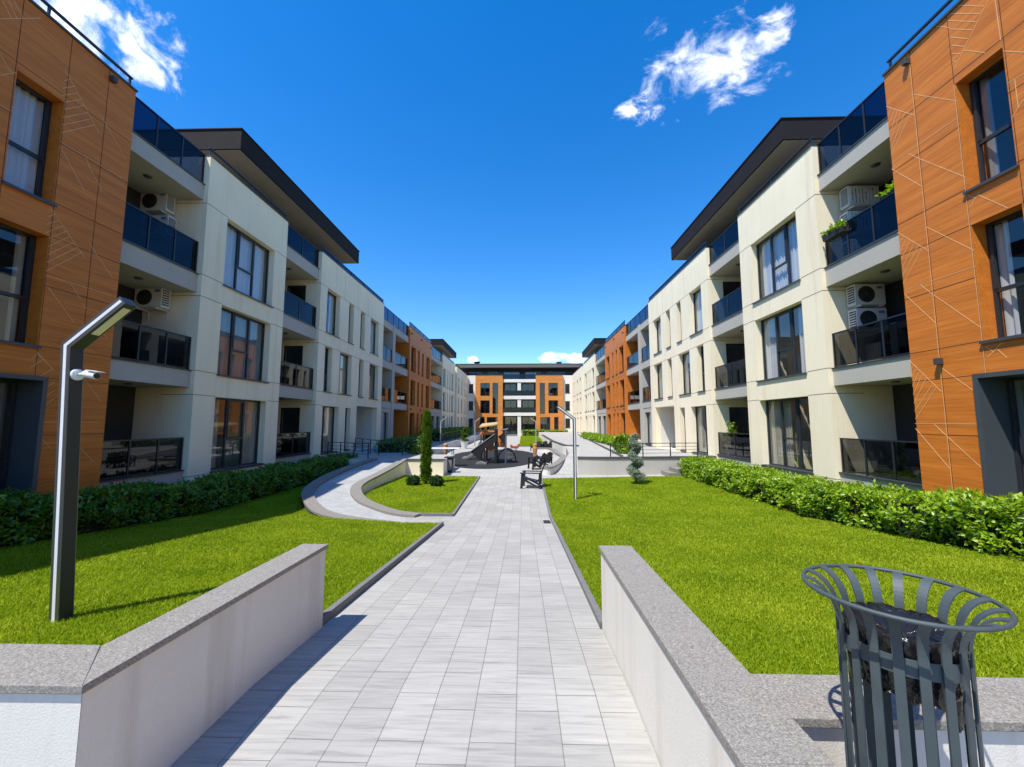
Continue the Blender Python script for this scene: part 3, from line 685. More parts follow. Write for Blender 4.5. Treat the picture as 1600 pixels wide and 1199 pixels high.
CURT = {'full': [(0.0, 1.0)], 'sides': [(0.0, 0.27), (0.74, 1.0)], 'left': [(0, 0.42)], 'right': [(0.55, 1)], 'none': []}
PANE = ['pane']
def window(T, root, u0, u1, z0, z1, kind='duo', rd=0.28, cur='none', cmat='curtain_white', sill=True, name='window', d0=0.0, tz=0.42):
    """window mesh is the frame; pane, sill and curtain are its sub-parts"""
    fb = FB(T); a, b_ = rd - 0.07, rd; w = 0.055; D = d0
    fb.b(u0, u1, z0, z0 + w, D + a, D + b_); fb.b(u0, u1, z1 - w, z1, D + a, D + b_)
    fb.b(u0, u0 + w, z0 + w, z1 - w, D + a, D + b_); fb.b(u1 - w, u1, z0 + w, z1 - w, D + a, D + b_)
    zt = z0 + (z1 - z0) * tz; iz0, iz1 = z0 + w, z1 - w
    if kind == 'tri':
        m1 = u0 + (u1 - u0) * 0.335; m2 = u0 + (u1 - u0) * 0.665
        for m_ in (m1, m2): fb.b(m_ - w / 2, m_ + w / 2, iz0, iz1, D + a - 0.004, D + b_)
        fb.b(m1 + w / 2, m2 - w / 2, zt - 0.03, zt + 0.03, D + a, D + b_)
        for q in (m1 + w / 2, m2 - w / 2 - 0.05): fb.b(q, q + 0.05, zt + 0.03, iz1, D + a - 0.02, D + a + 0.03)
        fb.b(m1 + w / 2 + .05, m2 - w / 2 - .05, iz1 - 0.05, iz1, D + a - 0.02, D + a + 0.03)
    elif kind == 'duo':
        fb.b(u0 + w, u1 - w, zt - 0.035, zt + 0.035, D + a, D + b_)
        fb.b(u0 + w, u0 + w + 0.045, zt + 0.035, iz1, D + a - 0.02, D + a + 0.03); fb.b(u1 - w - 0.045, u1 - w, zt + 0.035, iz1, D + a - 0.02, D + a + 0.03)
    elif kind == 'double':
        m_ = u0 + (u1 - u0) * 0.36; fb.b(m_ - w / 2, m_ + w / 2, iz0, iz1, D + a, D + b_)
        fb.b(u0 + w, m_ - w / 2, zt - 0.03, zt + 0.03, D + a, D + b_)
    elif kind == 'slide':
        m_ = (u0 + u1) / 2; fb.b(m_ - w / 2, m_ + w / 2, iz0, iz1, D + a, D + b_)
    fr = fb.build(name, M['frame'], root)
    p = FB(T); p.quad(u0 + 0.02, u1 - 0.02, z0 + 0.02, z1 - 0.02, D + rd - 0.035); p.build('pane', M[PANE[0]], fr, recalc=False)
    if sill:
        s = FB(T); s.b(u0 - 0.04, u1 + 0.04, z0 - 0.03, z0 - 0.002, D - 0.055, D - 0.004); s.b(u0 + 0.002, u1 - 0.002, z0 + 0.002, z0 + 0.012, D - 0.004, D + a)
        s.b(u0 - 0.04, u1 + 0.04, z0 - 0.055, z0 - 0.03, D - 0.055, D - 0.045)
        s.build('sill', M['sill'], fr)
    if CURT[cur]: curtain(T, fr, u0 + 0.03, u1 - 0.03, z0 + 0.03, z1 - 0.03, D + rd + 0.09, M[cmat], CURT[cur])
    return fr

def railing(T, parent, u0, u1, z0, h=1.0, d=0.07, n=3, glass='rail_glass', name='glass_railing', off=0.0):
    g_ = FB(T)
    step = (u1 - u0) / n
    for i in range(n): g_.quad(u0 + i * step + 0.02, u0 + (i + 1) * step - 0.02, z0 + 0.06, z0 + h - 0.02, d)
    o = g_.build(name, M[glass], parent, recalc=False)
    r_ = FB(T); r_.b(u0, u1, z0 + h - 0.02, z0 + h + 0.015, d - 0.025, d + 0.025)
    r_.b(u0, u1, z0 + 0.03, z0 + 0.06, d - 0.012, d + 0.012)
    for i in range(n + 1):
        uu = min(max(u0 + i * step, u0 + 0.02), u1 - 0.02); r_.b(uu - 0.02, uu + 0.02, z0, z0 + h - 0.02, d - 0.02, d + 0.02)
    r_.build('handrail', M['rail'], o)
    return o

def balcony(T, root, u0, u1, zt, zb, dfront=0.14, dback=1.78, glass='rail_glass', n=3, light=True, rail=True, mat='grey_plaster'):
    s = FB(T); s.b(u0 + 0.002, u1 - 0.002, zb, zt - 0.03, dfront, dback, 0); s.b(u0 + 0.002, u1 - 0.002, zt - 0.03, zt, dfront - 0.035, dback, 1)
    o = s.build('balcony', [M[mat], M['sill']], root)
    if rail:
        railing(T, o, u0 + 0.03, u1 - 0.03, zt, 1.0, dfront + 0.05, n, glass)
    if light:
        c_ = T((u0 + u1) / 2, zb, 0.75); mb = MB(); mb.lathe([(0.0, c_[2] - 0.035), (0.085, c_[2] - 0.035), (0.11, c_[2] - 0.004), (0.11, c_[2] + 0.002)], c_[0], c_[1], 20); mb.build('ceiling_light', M['sill'], o, smooth=True)
    return o

def door(T, root, u0, u1, z0, z1, d, glass='pane', cur=None):
    fb = FB(T); w = 0.07
    fb.b(u0, u1, z1 - w, z1, d - .06, d - .002); fb.b(u0, u0 + w, z0, z1 - w, d - .06, d - .002); fb.b(u1 - w, u1, z0, z1 - w, d - .06, d - .002)
    m_ = (u0 + u1) / 2; fb.b(m_ - .04, m_ + .04, z0, z1 - w, d - .06, d - .002)
    fr = fb.build('balcony_door', M['frame'], root)
    p = FB(T); p.quad(u0 + .03, u1 - .03, z0 + .03, z1 - .03, d - .035); p.build('pane', M[glass], fr, recalc=False)
    if cur: curtain(T, fr, u0 + 0.05, u1 - 0.05, z0 + 0.03, z1 - 0.05, d + 0.12, M[cur], [(0.05, 0.4), (0.8, 0.95)])
    return fr

def seams(fb, u0, u1, zs, vs=(), mi=1, d=0.0, z0=0, z1=0):
    for z in zs: fb.b(u0, u1, z - 0.009, z + 0.009, d - 0.0025, d + 0.002, mi)
    for v_ in vs: fb.b(v_ - 0.006, v_ + 0.006, z0, z1, d - 0.002, d + 0.002, mi)

def wall_lamp(T, root, u, z):
    fb = FB(T); fb.b(u - 0.05, u + 0.05, z - 0.07, z + 0.07, -0.12, 0.0); fb.build('wall_lamp', M['sill'], root, bevel=0.006)

def segline(fb, y0, z0, y1, z1, w=0.011, d=-0.003, mi=0):
    L = math.hypot(y1 - y0, z1 - z0)
    if L < 1e-3: return
    nx, nz = -(z1 - z0) / L * w / 2, (y1 - y0) / L * w / 2
    q = [(y0 - nx, z0 - nz), (y1 - nx, z1 - nz), (y1 + nx, z1 + nz), (y0 + nx, z0 + nz)]
    T = fb.T
    fb.hexa([T(a, c, d) for a, c in q] + [T(a, c, 0.001) for a, c in q], mi)

def clip_lines(lines):
    out = []
    for y0, z0, y1, z1 in lines:
        P = [(y0, z0), (y1, z1)]
        for k in (0, 1):
            (a, b_), (c, d) = P[k], P[1 - k]
            for (ua, ub, za, zb) in ((7.2, 8.03, 6.2, 8.6), (7.2, 8.03, 3.16, 5.56), (5.8, 8.22, 0.0, 2.6)):
                if ua <= a < ub and za < b_ < zb:
                    lim = ub + 0.012 if c > ub else ua - 0.012
                    if abs(c - a) > 1e-6:
                        t = (lim - a) / (c - a)
                        if 0 < t < 1: P[k] = (lim, b_ + (d - b_) * t)
                        else: P = None
                    else: P = None
                    break
            if P is None: break
        if P: out.append((*P[0], *P[1]))
    return out

def parapet_rail(T, root, u0, u1, z, infill=False, zt=0.30):
    fb = FB(T); fb.b(u0, u1, z + zt - 0.045, z + zt, 0.05, 0.11)
    n = max(2, int((u1 - u0) / 1.7))
    for i in range(n + 1):
        uu = u0 + 0.06 + (u1 - u0 - 0.12) * i / n; fb.b(uu - 0.02, uu + 0.02, z + 0.02, z + zt - 0.045, 0.06, 0.10)
    fb.build('parapet_rail', M['rail'], root)
    if infill:
        g_ = FB(T); g_.quad(u0 + .01, u1 - .01, z + 0.02, z + zt - 0.045, 0.08); g_.build('glass_panel', M['rail_glass'], root, recalc=False)

ZT = 10.15
def near_block(s):
    T = side_T(s); side = 'left' if s < 0 else 'right'
    root = thing('apartment_building', ('near left building in shade, orange wood-print end and cream front with three-part windows' if s < 0 else
        'near right building in sun, orange wood-print end and cream front with slatted air conditioners'), 'building', (s * X0, 12, -0.7), world_children=True)
    # ---- orange block
    UO = -5.0; U1 = 9.55
    ops = [(7.2, 8.03, 6.27, 8.6), (7.2, 8.03, 3.22, 5.56), (5.95, 8.14, 0.12, 2.52), (4.4, 5.5, 6.27, 8.6), (4.4, 5.5, 3.22, 5.56), (1.6, 2.6, 6.27, 8.6), (1.6, 2.6, 3.22, 5.56), (0.4, 2.6, 0.12, 2.52)]
    fb = FB(T); facade(fb, UO, U1, -0.95, ZT, ops, 0.0, 0.42)
    fb.b(U1 - 0.2, U1, -0.95, 8.68, 0.42, 1.8); fb.b(UO, UO + .2, -0.95, 9.0, 0.42, 2.75)
    jb = fb
    for z in (8.76, 7.67, 6.25 - 0.02 + 0.09, 5.57, 4.5, 3.23, 2.58, 1.39, 0.05):
        cuts = sorted([(o[0], o[1]) for o in ops if o[2] - 0.02 < z < o[3] + 0.02]); a = UO
        for c0, c1 in cuts + [(U1, U1)]:
            if c0 - a > 0.02: jb.b(a, c0 - 0.003, z - 0.006, z + 0.006, -0.0022, 0.001, 1)
            a = c1 + 0.003
    for uu in (8.88, 8.05, 7.17, 6.3, 5.52, 4.38, 3.4, 2.62, 1.58, 0.3, -1, -2.2, -3.5):
        cuts = sorted([(o[2], o[3]) for o in ops if o[0] - 0.01 < uu < o[1] + 0.01]); a = -0.95
        for c0, c1 in cuts + [(ZT, ZT)]:
            if c0 - a > 0.02: jb.b(uu - 0.005, uu + 0.005, a, c0 - 0.003, -0.0026, 0.001, 1)
            a = c1 + 0.003
    lb = fb
    for i, q in enumerate(clip_lines(RL if s > 0 else LL)): segline(lb, *q, d=-0.0032 - 0.00001 * i, mi=2)
    if s > 0:
        segline(lb, 8.9, 10.0, 8.9, 0.1, 0.008, -0.0042, 2); segline(lb, 8.055, 8.6, 8.055, 2.6, 0.010, -0.0044, 2)
    fb.build('timber_cladding', [M['timber'], M['joint'], M['timber_line']], root)
    fb = FB(T); fb.b(UO, U1 + 0.01, ZT, ZT + 0.05, -0.04, 0.46); fb.build('coping', M['sill'], root)
    parapet_rail(T, root, UO, U1 - 0.05, ZT + 0.05, False, 0.30)
    left = s < 0
    for (a, b_, c, d), cu, cm in ((ops[0], 'full' if left else 'sides', 'curtain_white' if left else 'curtain_grey'), (ops[1], 'sides', 'curtain_beige' if left else 'curtain_white'), (ops[3], 'full', 'curtain_white'), (ops[4], 'sides', 'curtain_white'), (ops[5], 'sides', 'curtain_white'), (ops[6], 'full', 'curtain_white')):
        window(T, root, a, b_, c, d, 'duo', 0.34, cu, cm)
    for a, b_ in ((5.95, 8.14), (0.4, 2.6)):
        fb = FB(T); e = 0.075
        fb.b(a - e, a + .012, 0.12 - e, 2.52 + e, -0.10, 0.0); fb.b(b_ - .012, b_ + e, 0.12 - e, 2.52 + e, -0.10, 0.0); fb.b(a + .012, b_ - .012, 2.508, 2.52 + e, -0.10, 0.0); fb.b(a + .012, b_ - .012, 0.12 - e, 0.132, -0.10, 0.0)
        fb.b(a + .001, a + .012, 0.132, 2.508, 0.0, 0.5); fb.b(b_ - .012, b_ - .001, 0.132, 2.508, 0.0, 0.5); fb.b(a + .012, b_ - .012, 2.508, 2.519, 0.0, 0.5); fb.b(a + .012, b_ - .012, 0.121, 0.132, 0.0, 0.5)
        fb.build('window_surround', M['surround'], root)
        window(T, root, a + .014, b_ - .014, 0.134, 2.506, 'slide', 0.5, 'sides', 'curtain_grey', sill=False)
    wall_lamp(T, root, 8.93, 9.95); wall_lamp(T, root, 8.87, 2.95) if s > 0 else wall_lamp(T, root, 3.4, 2.95)
    # ---- bay 1
    UA, UB = U1, 12.1
    for zt, zb, rl in ((9.2, 8.68, False), (6.27, 5.68, True), (3.24, 2.72, True)):
        balcony(T, root, UA, UB, zt, zb, n=3, rail=rl, glass='rail_glass' if zt > 5 else 'smoke_glass')
    railing(T, root, UA + .02, UB - .02, 9.2, 0.98, 0.19, 3)
    fb = FB(T); fb.b(UA + .002, UB - .002, -0.95, 0.22, 0.14, 1.78, 0); fb.b(UA + .002, UB - .002, 0.22, 0.25, 0.09, 1.78, 1)
    o = fb.build('balcony', [M['grey_plaster'], M['sill']], root); railing(T, o, UA + .03, UB - .03, 0.25, 0.95, 0.19, 3, 'smoke_glass')
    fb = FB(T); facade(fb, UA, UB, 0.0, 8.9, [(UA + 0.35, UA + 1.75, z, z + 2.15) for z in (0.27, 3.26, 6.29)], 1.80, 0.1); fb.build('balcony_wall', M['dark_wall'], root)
    for z, cm in ((0.27, None), (3.26, 'curtain_grey'), (6.29, 'curtain_white')): door(T, root, UA + 0.35, UA + 1.75, z, z + 2.15, 1.85, 'pane', cm)
    # ---- white block 1
    A, B = 12.1, 16.45
    wz = ((0.10, 2.48), (3.22, 5.55), (6.24, 8.56))
    ops = [(13.0, 15.65, a, b_) for a, b_ in wz]
    fb = FB(T); facade(fb, A, B, -0.95, ZT, ops); fb.b(A, A + .25, -0.95, ZT - .003, 0.342, 2.75); fb.b(B - .25, B, -0.95, ZT - .003, 0.342, 2.75)
    for z in (8.58, 6.26, 5.57, 3.24, 2.5, 0.04):
        if z in (8.58, 5.57, 2.5): seams(fb, A - .001, 12.99, [z]); seams(fb, 15.66, B + .001, [z])
        else: seams(fb, A - .001, 12.95, [z]); seams(fb, 15.70, B + .001, [z])
        fb.b(A - 0.0025, A + .002, z - .009, z + .009, 0.0, 1.0, 1)
    fb.build('rendered_wall', [M['cream'], M['seam']], root)
    for i, (a, b_) in enumerate(wz):
        cu = (('sides', 'curtain_beige'), ('full', 'curtain_grey'), ('full', 'curtain_white'))[i] if left else (('right', 'curtain_beige'), ('sides', 'curtain_white'), ('full', 'curtain_white'))[i]
        window(T, root, 13.0, 15.65, a, b_, 'tri', 0.30, cu[0], cu[1])
    # ---- bay 2
    UA, UB = 16.45, 19.45
    for zt, zb, rl in ((9.27, 8.7, False), (6.27, 5.68, True), (3.24, 2.72, True)):
        balcony(T, root, UA, UB, zt, zb, n=2, rail=rl, glass='rail_glass' if zt > 5 else 'smoke_glass', dback=2.3)
    railing(T, root, UA + .02, UB - .02, 9.27, 0.92, 0.19, 2)
    fb = FB(T); fb.b(UA + .002, UB - .002, -0.95, 0.18, 0.14, 2.28, 0); fb.b(UA + .002, UB - .002, 0.18, 0.21, 0.09, 2.28, 1)
    o = fb.build('balcony', [M['grey_plaster'], M['sill']], root); railing(T, o, UA + .03, UB - .03, 0.21, 0.98, 0.19, 2, 'smoke_glass')
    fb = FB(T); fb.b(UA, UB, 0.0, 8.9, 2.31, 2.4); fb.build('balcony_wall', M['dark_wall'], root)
    # ---- white block 2
    A, B = 19.45, 28.6
    o3 = [(20.15, 21.6, 6.24, 8.53), (22.8, 23.45, 6.24, 8.53), (24.5, 25.2, 6.24, 8.53), (26.15, 27.65, 6.24, 8.53)]
    o2 = [(20.15, 20.95, 3.22, 5.52), (21.85, 23.4, 3.22, 5.52), (24.5, 25.22, 3.22, 5.52), (26.2, 27.8, 3.22, 5.52)]
    o1 = [(20.15, 21.95, 0.12, 2.49), (22.8, 23.5, 0.12, 2.49)]
    ps = (24.35, 27.8, -0.01, 2.66)
    fb = FB(T); facade(fb, A, B, -0.95, ZT, o3 + o2 + o1 + [ps])
    # side wall facing the balcony, with a door on each floor
    for z0_, z1_, dz in ((0.2, 3.0, 0.22), (3.0, 6.0, 3.25), (6.0, 9.0, 6.29)):
        fb.b(A, A + .25, z0_, dz, 0.342, 2.75); fb.b(A, A + .25, dz, dz + 2.15, 0.342, 0.75); fb.b(A, A + .25, dz, dz + 2.15, 1.72, 2.75); fb.b(A, A + .25, dz + 2.15, z1_, 0.342, 2.75)
    fb.b(A, A + .25, -0.95, 0.2, 0.342, 2.75); fb.b(A, A + .25, 9.0, ZT - .003, 0.342, 2.75); fb.b(B - .25, B, -0.95, ZT - .003, 0.342, 2.75)
    for z in (8.55, 5.54, 2.51): seams(fb, A - .001, B + .001, [z] if z != 2.51 else []); fb.b(A - 0.0025, A + .002, z - .009, z + .009, 0.0, 0.7, 1)
    for z in (6.2, 3.18): seams(fb, A - .001, 20.1, [z]); seams(fb, 21.65 if z > 5 else 20.99, 21.8 if z < 5 else 22.75, [z])
    seams(fb, A - .001, 20.1, [0.1]); seams(fb, 20.12 - .9, 20.12, [2.51])
    for v_ in (22.2, 24.0, 25.7): fb.b(v_ - .005, v_ + .005, 8.57, ZT, -0.002, 0.002, 1)
    fb.build('rendered_wall', [M['cream'], M['seam']], root)
    for z in (0.22, 3.25, 6.29):
        d_ = MB()
        def bx(da, db, za, zb_, ya=A + .05, yb=A + .11): d_.box(*sorted((s * (X0 + da), s * (X0 + db))), ya, yb, za, zb_)
        bx(0.75, 0.82, z, z + 2.15); bx(1.65, 1.72, z, z + 2.15); bx(0.82, 1.65, z + 2.08, z + 2.15); bx(0.82, 1.65, z, z + 0.07)
        fr = d_.build('balcony_door', M['frame'], root)
        p = MB(); p.face([(s * (X0 + .8), A + .08, z + .05), (s * (X0 + 1.67), A + .08, z + .05), (s * (X0 + 1.67), A + .08, z + 2.1), (s * (X0 + .8), A + .08, z + 2.1)]); p.build('pane', M['pane'], fr, recalc=False)
    cs = ['sides', 'full', 'left', 'right', 'full', 'sides']
    for i, (a, b_, c, d) in enumerate(o3 + o2 + o1):
        window(T, root, a, b_, c, d, 'double' if b_ - a > 1.2 else 'duo', 0.30, cs[(i * 2 + (0 if left else 1)) % 6], ['curtain_white', 'curtain_grey', 'curtain_beige'][i % 3], tz=0.4)
    fb = FB(T); fb.b(ps[0] - .3, ps[1] + .3, -0.9, -0.02, 0.345, 2.6, 0); fb.b(ps[0] - .2, ps[0], -0.02, 2.68, .345, 2.6); fb.b(ps[1], ps[1] + .2, -0.02, 2.68, .345, 2.6); fb.b(ps[0] - .2, ps[1] + .2, 2.68, 2.8, .345, 2.6); fb.b(ps[0] - .2, ps[1] + .2, -.02, 2.68, 2.6, 2.7)
    fb.build('entrance_passage', M['white_wall'], root)
    for a, b_ in ((12.1, 16.45), (19.45, 28.6)):
        fb = FB(T); fb.b(a - .01, b_ + .01, ZT, ZT + .03, -0.03, 0.38); fb.build('coping', M['sill'], root)
        parapet_rail(T, root, a, b_, ZT + .03, a > 15, 0.29)
    # ---- roof plates, rooms, penthouse
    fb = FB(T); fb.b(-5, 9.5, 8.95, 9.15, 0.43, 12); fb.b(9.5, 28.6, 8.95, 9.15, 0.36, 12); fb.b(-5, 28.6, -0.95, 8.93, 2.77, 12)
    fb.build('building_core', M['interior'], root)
    ph = FB(T); facade(ph, 13.7, 23.3, 9.16, 11.22, [(14.2, 16.6, 9.25, 11.05), (17.2, 19.4, 9.25, 11.05), (20.0, 22.8, 9.25, 11.05)], 2.6, 0.2); ph.b(13.7, 13.9, 9.16, 11.22, 2.81, 8.5); ph.b(23.1, 23.3, 9.16, 11.22, 2.81, 8.5)
    po = ph.build('penthouse', M['grey_plaster'], root)
    for a, b_ in ((14.2, 16.6), (17.2, 19.4), (20.0, 22.8)): window(T, root, a, b_, 9.25, 11.05, 'slide', 0.15, 'none', sill=False, d0=2.6)
    rf = FB(T); rf.b(13.3, 23.75, 11.26, 12.0, -0.05, 9.0); rf.b(13.27, 23.78, 12.0, 12.035, -0.08, 9.0)
    ro = rf.build('roof', M['fascia'], root)
    sf = FB(T); sf.b(13.36, 23.69, 11.238, 11.26, 0.01, 8.9); sf.build('soffit', M['soffit'], ro)
    return root

def far_block(s):
    T = side_T(s); left = s < 0
    root = thing('apartment_building', ('far left building in shade, orange middle between grey balconies beyond the passage' if left else
        'far right building in sun, orange middle with bright window reveals beyond the passage'), 'building', (s * X0, 50, -0.7), world_children=True)
    # grey double bay
    UA, UC, UD, UB = 28.6, 31.15, 31.75, 35.5
    for zt, zb, rl in ((9.25, 8.7, False), (6.27, 5.68, True), (3.24, 2.72, True)):
        for a, b_ in ((UA, UC), (UD, UB)): balcony(T, root, a, b_, zt, zb, n=2, rail=rl, glass='rail_glass' if zt > 5 else 'smoke_glass', light=False)
    railing(T, root, UA + .02, UB - .02, 9.25, 0.95, 0.19, 5)
    fb = FB(T); fb.b(UC, UD, -0.95, 9.2, 0.10, 1.8); facade(fb, UA + .002, UC, -0.95, 2.7, [(UA + .8, UC - .4, 0.15, 2.4)], 0.16, 0.3)
    fb.b(UD + .002, UB - .002, -0.95, 0.2, 0.16, 1.8); fb.build('rendered_wall', M['grey_plaster'], root)
    window(T, root, UA + .8, UC - .4, 0.15, 2.4, 'double', 0.25, 'sides', 'curtain_white', d0=0.16)
    fb = FB(T)
    for a, b_ in ((UA, UC), (UD, UB)):
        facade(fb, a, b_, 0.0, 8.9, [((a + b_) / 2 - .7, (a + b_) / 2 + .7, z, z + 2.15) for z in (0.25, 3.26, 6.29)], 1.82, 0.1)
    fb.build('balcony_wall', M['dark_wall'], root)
    for a, b_ in ((UA, UC), (UD, UB)):
        for z in (0.25, 3.26, 6.29): door(T, root, (a + b_) / 2 - .7, (a + b_) / 2 + .7, z, z + 2.15, 1.86, 'pane', 'curtain_grey' if z < 6 else None)
    # orange block
    A, B = 35.5, 44.0
    cols = [(36.0, 37.65), (38.35, 39.05), (39.95, 40.65), (41.85, 43.4)]
    zs = ((0.12, 2.52), (3.2, 5.5), (6.25, 8.55))
    ops = [(a, b_, c, d) for a, b_ in cols for c, d in zs]
    fb = FB(T); facade(fb, A, B, -0.95, ZT, ops, 0.0, 0.42); fb.b(A, A + .25, -0.95, ZT - .003, 0.422, 2.75); fb.b(B - .25, B, -0.95, ZT - .003, 0.422, 2.75)
    jb = fb
    for z in (8.76, 5.85, 2.85, -0.2): jb.b(A, B, z - .006, z + .006, -.002, .001, 1)
    for uu in (37.95, 39.5, 41.2): jb.b(uu - .006, uu + .006, 8.78, ZT, -.0022, .001, 1); jb.b(uu - .006, uu + .006, -.9, -.21, -.0022, .001, 1)
    fb.build('timber_cladding', [M['timber'], M['joint']], root)
    fb = FB(T); fb.b(A - .02, B + .02, ZT, ZT + .05, -.04, .46); fb.build('coping', M['sill'], root); parapet_rail(T, root, A, B, ZT + .05, True, 0.42)
    for i, (a, b_, c, d) in enumerate(ops): window(T, root, a, b_, c, d, 'duo', 0.36, ['left', 'sides', 'full', 'right'][i % 4], ['curtain_grey', 'curtain_white'][i % 2], tz=0.35)
    for uu, z in ((35.9, 9.6), (39.5, 9.75), (43.6, 9.7), (36.1, 2.85), (39.6, 2.85)): wall_lamp(T, root, uu, z)
    # bay 3
    UA, UB = 44.0, 50.55
    for zt, zb, rl in ((9.25, 8.7, False), (6.27, 5.68, True), (3.24, 2.72, True)): balcony(T, root, UA, UB, zt, zb, n=4, rail=rl, light=False, glass='smoke_glass')
    railing(T, root, UA + .02, UB - .02, 9.25, 0.95, 0.19, 4)
    fb = FB(T); facade(fb, UA + .002, UB - .002, -0.95, 2.7, [(44.9, 46.9, 0.15, 2.4), (47.9, 49.8, 0.15, 2.4)], 0.16, 0.3); fb.build('rendered_wall', M['grey_plaster'], root)
    for a, b_ in ((44.9, 46.9), (47.9, 49.8)): window(T, root, a, b_, 0.15, 2.4, 'double', 0.25, 'left', 'curtain_white', d0=0.16)
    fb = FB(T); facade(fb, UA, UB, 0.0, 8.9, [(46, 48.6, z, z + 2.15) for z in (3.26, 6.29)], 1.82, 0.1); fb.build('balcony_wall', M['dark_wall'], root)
    for z in (3.26, 6.29): door(T, root, 46, 48.6, z, z + 2.15, 1.86, 'pane', 'curtain_white')
    # white blocks 3 and 4
    A, B = 50.55, 59.6
    c3 = [(51.0, 52.6), (53.6, 54.3), (55.3, 56.0), (57.0, 58.6)]
    ops = [(a, b_, c, d) for a, b_ in c3 for c, d in zs]
    fb = FB(T); facade(fb, A, B, -0.95, ZT, ops); fb.b(A, A + .25, -0.95, ZT - .003, .342, 2.75); fb.b(B - .25, B, -0.95, ZT - .003, .342, 2.75)
    seams(fb, A, B, [8.57, 5.56, 2.6, 3.1, 6.15]) ; fb.build('rendered_wall', [M['cream'], M['seam']], root)
    for i, (a, b_, c, d) in enumerate(ops): window(T, root, a, b_, c, d, 'duo', 0.30, ['none', 'sides'][i % 2], 'curtain_white', sill=True)
    A2, B2 = 59.6, 61.6
    fb = FB(T); facade(fb, A2 + .002, B2 - .002, -0.95, 9.7, [(59.95, 61.25, c, d) for c, d in zs], 0.35, 0.3); fb.build('rendered_wall', M['grey_plaster'], root)
    for c, d in zs: window(T, root, 59.95, 61.25, c, d, 'duo', 0.2, 'none', sill=False, d0=0.35)
    A, B = 61.6, 73.35
    c4 = [(62.6, 64.0), (66.0, 67.4), (69.4, 70.2), (71.4, 72.4)]
    ops = [(a, b_, c, d) for a, b_ in c4 for c, d in zs]
    fb = FB(T); facade(fb, A, B, -0.95, ZT, ops); fb.b(A, A + .25, -.95, ZT - .003, .342, 2.75); fb.build('rendered_wall', M['cream'], root)
    for i, (a, b_, c, d) in enumerate(ops): window(T, root, a, b_, c, d, 'duo', 0.30, ['none', 'sides'][i % 2], 'curtain_white', sill=True)
    for a, b_ in ((50.55, 59.6), (61.6, 73.35)):
        fb = FB(T); fb.b(a - .01, b_, ZT, ZT + .03, -.03, .38); fb.build('coping', M['sill'], root); parapet_rail(T, root, a, b_ - .3, ZT + .03, True, 0.25)
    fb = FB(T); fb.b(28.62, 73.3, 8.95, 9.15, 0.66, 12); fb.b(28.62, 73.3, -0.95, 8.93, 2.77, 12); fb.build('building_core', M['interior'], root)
    ph = FB(T); facade(ph, 50.6, 60.0, 9.16, 11.25, [(51.5, 54.5, 9.25, 11.05), (55.5, 59, 9.25, 11.05)], 2.6, 0.2); ph.b(50.6, 50.8, 9.16, 11.25, 2.81, 8.5); ph.build('penthouse', M['grey_plaster'], root)
    for a, b_ in ((51.5, 54.5), (55.5, 59)): window(T, root, a, b_, 9.25, 11.05, 'slide', 0.15, sill=False, d0=2.6)
    rf = FB(T); rf.b(50.0, 60.5, 11.28, 12.02, -0.05, 9.0); rf.b(49.97, 60.53, 12.02, 12.055, -.08, 9.0); ro = rf.build('roof', M['fascia'], root)
    sf = FB(T); sf.b(50.06, 60.44, 11.258, 11.28, 0.01, 8.9); sf.build('soffit', M['soffit'], ro)
    return root

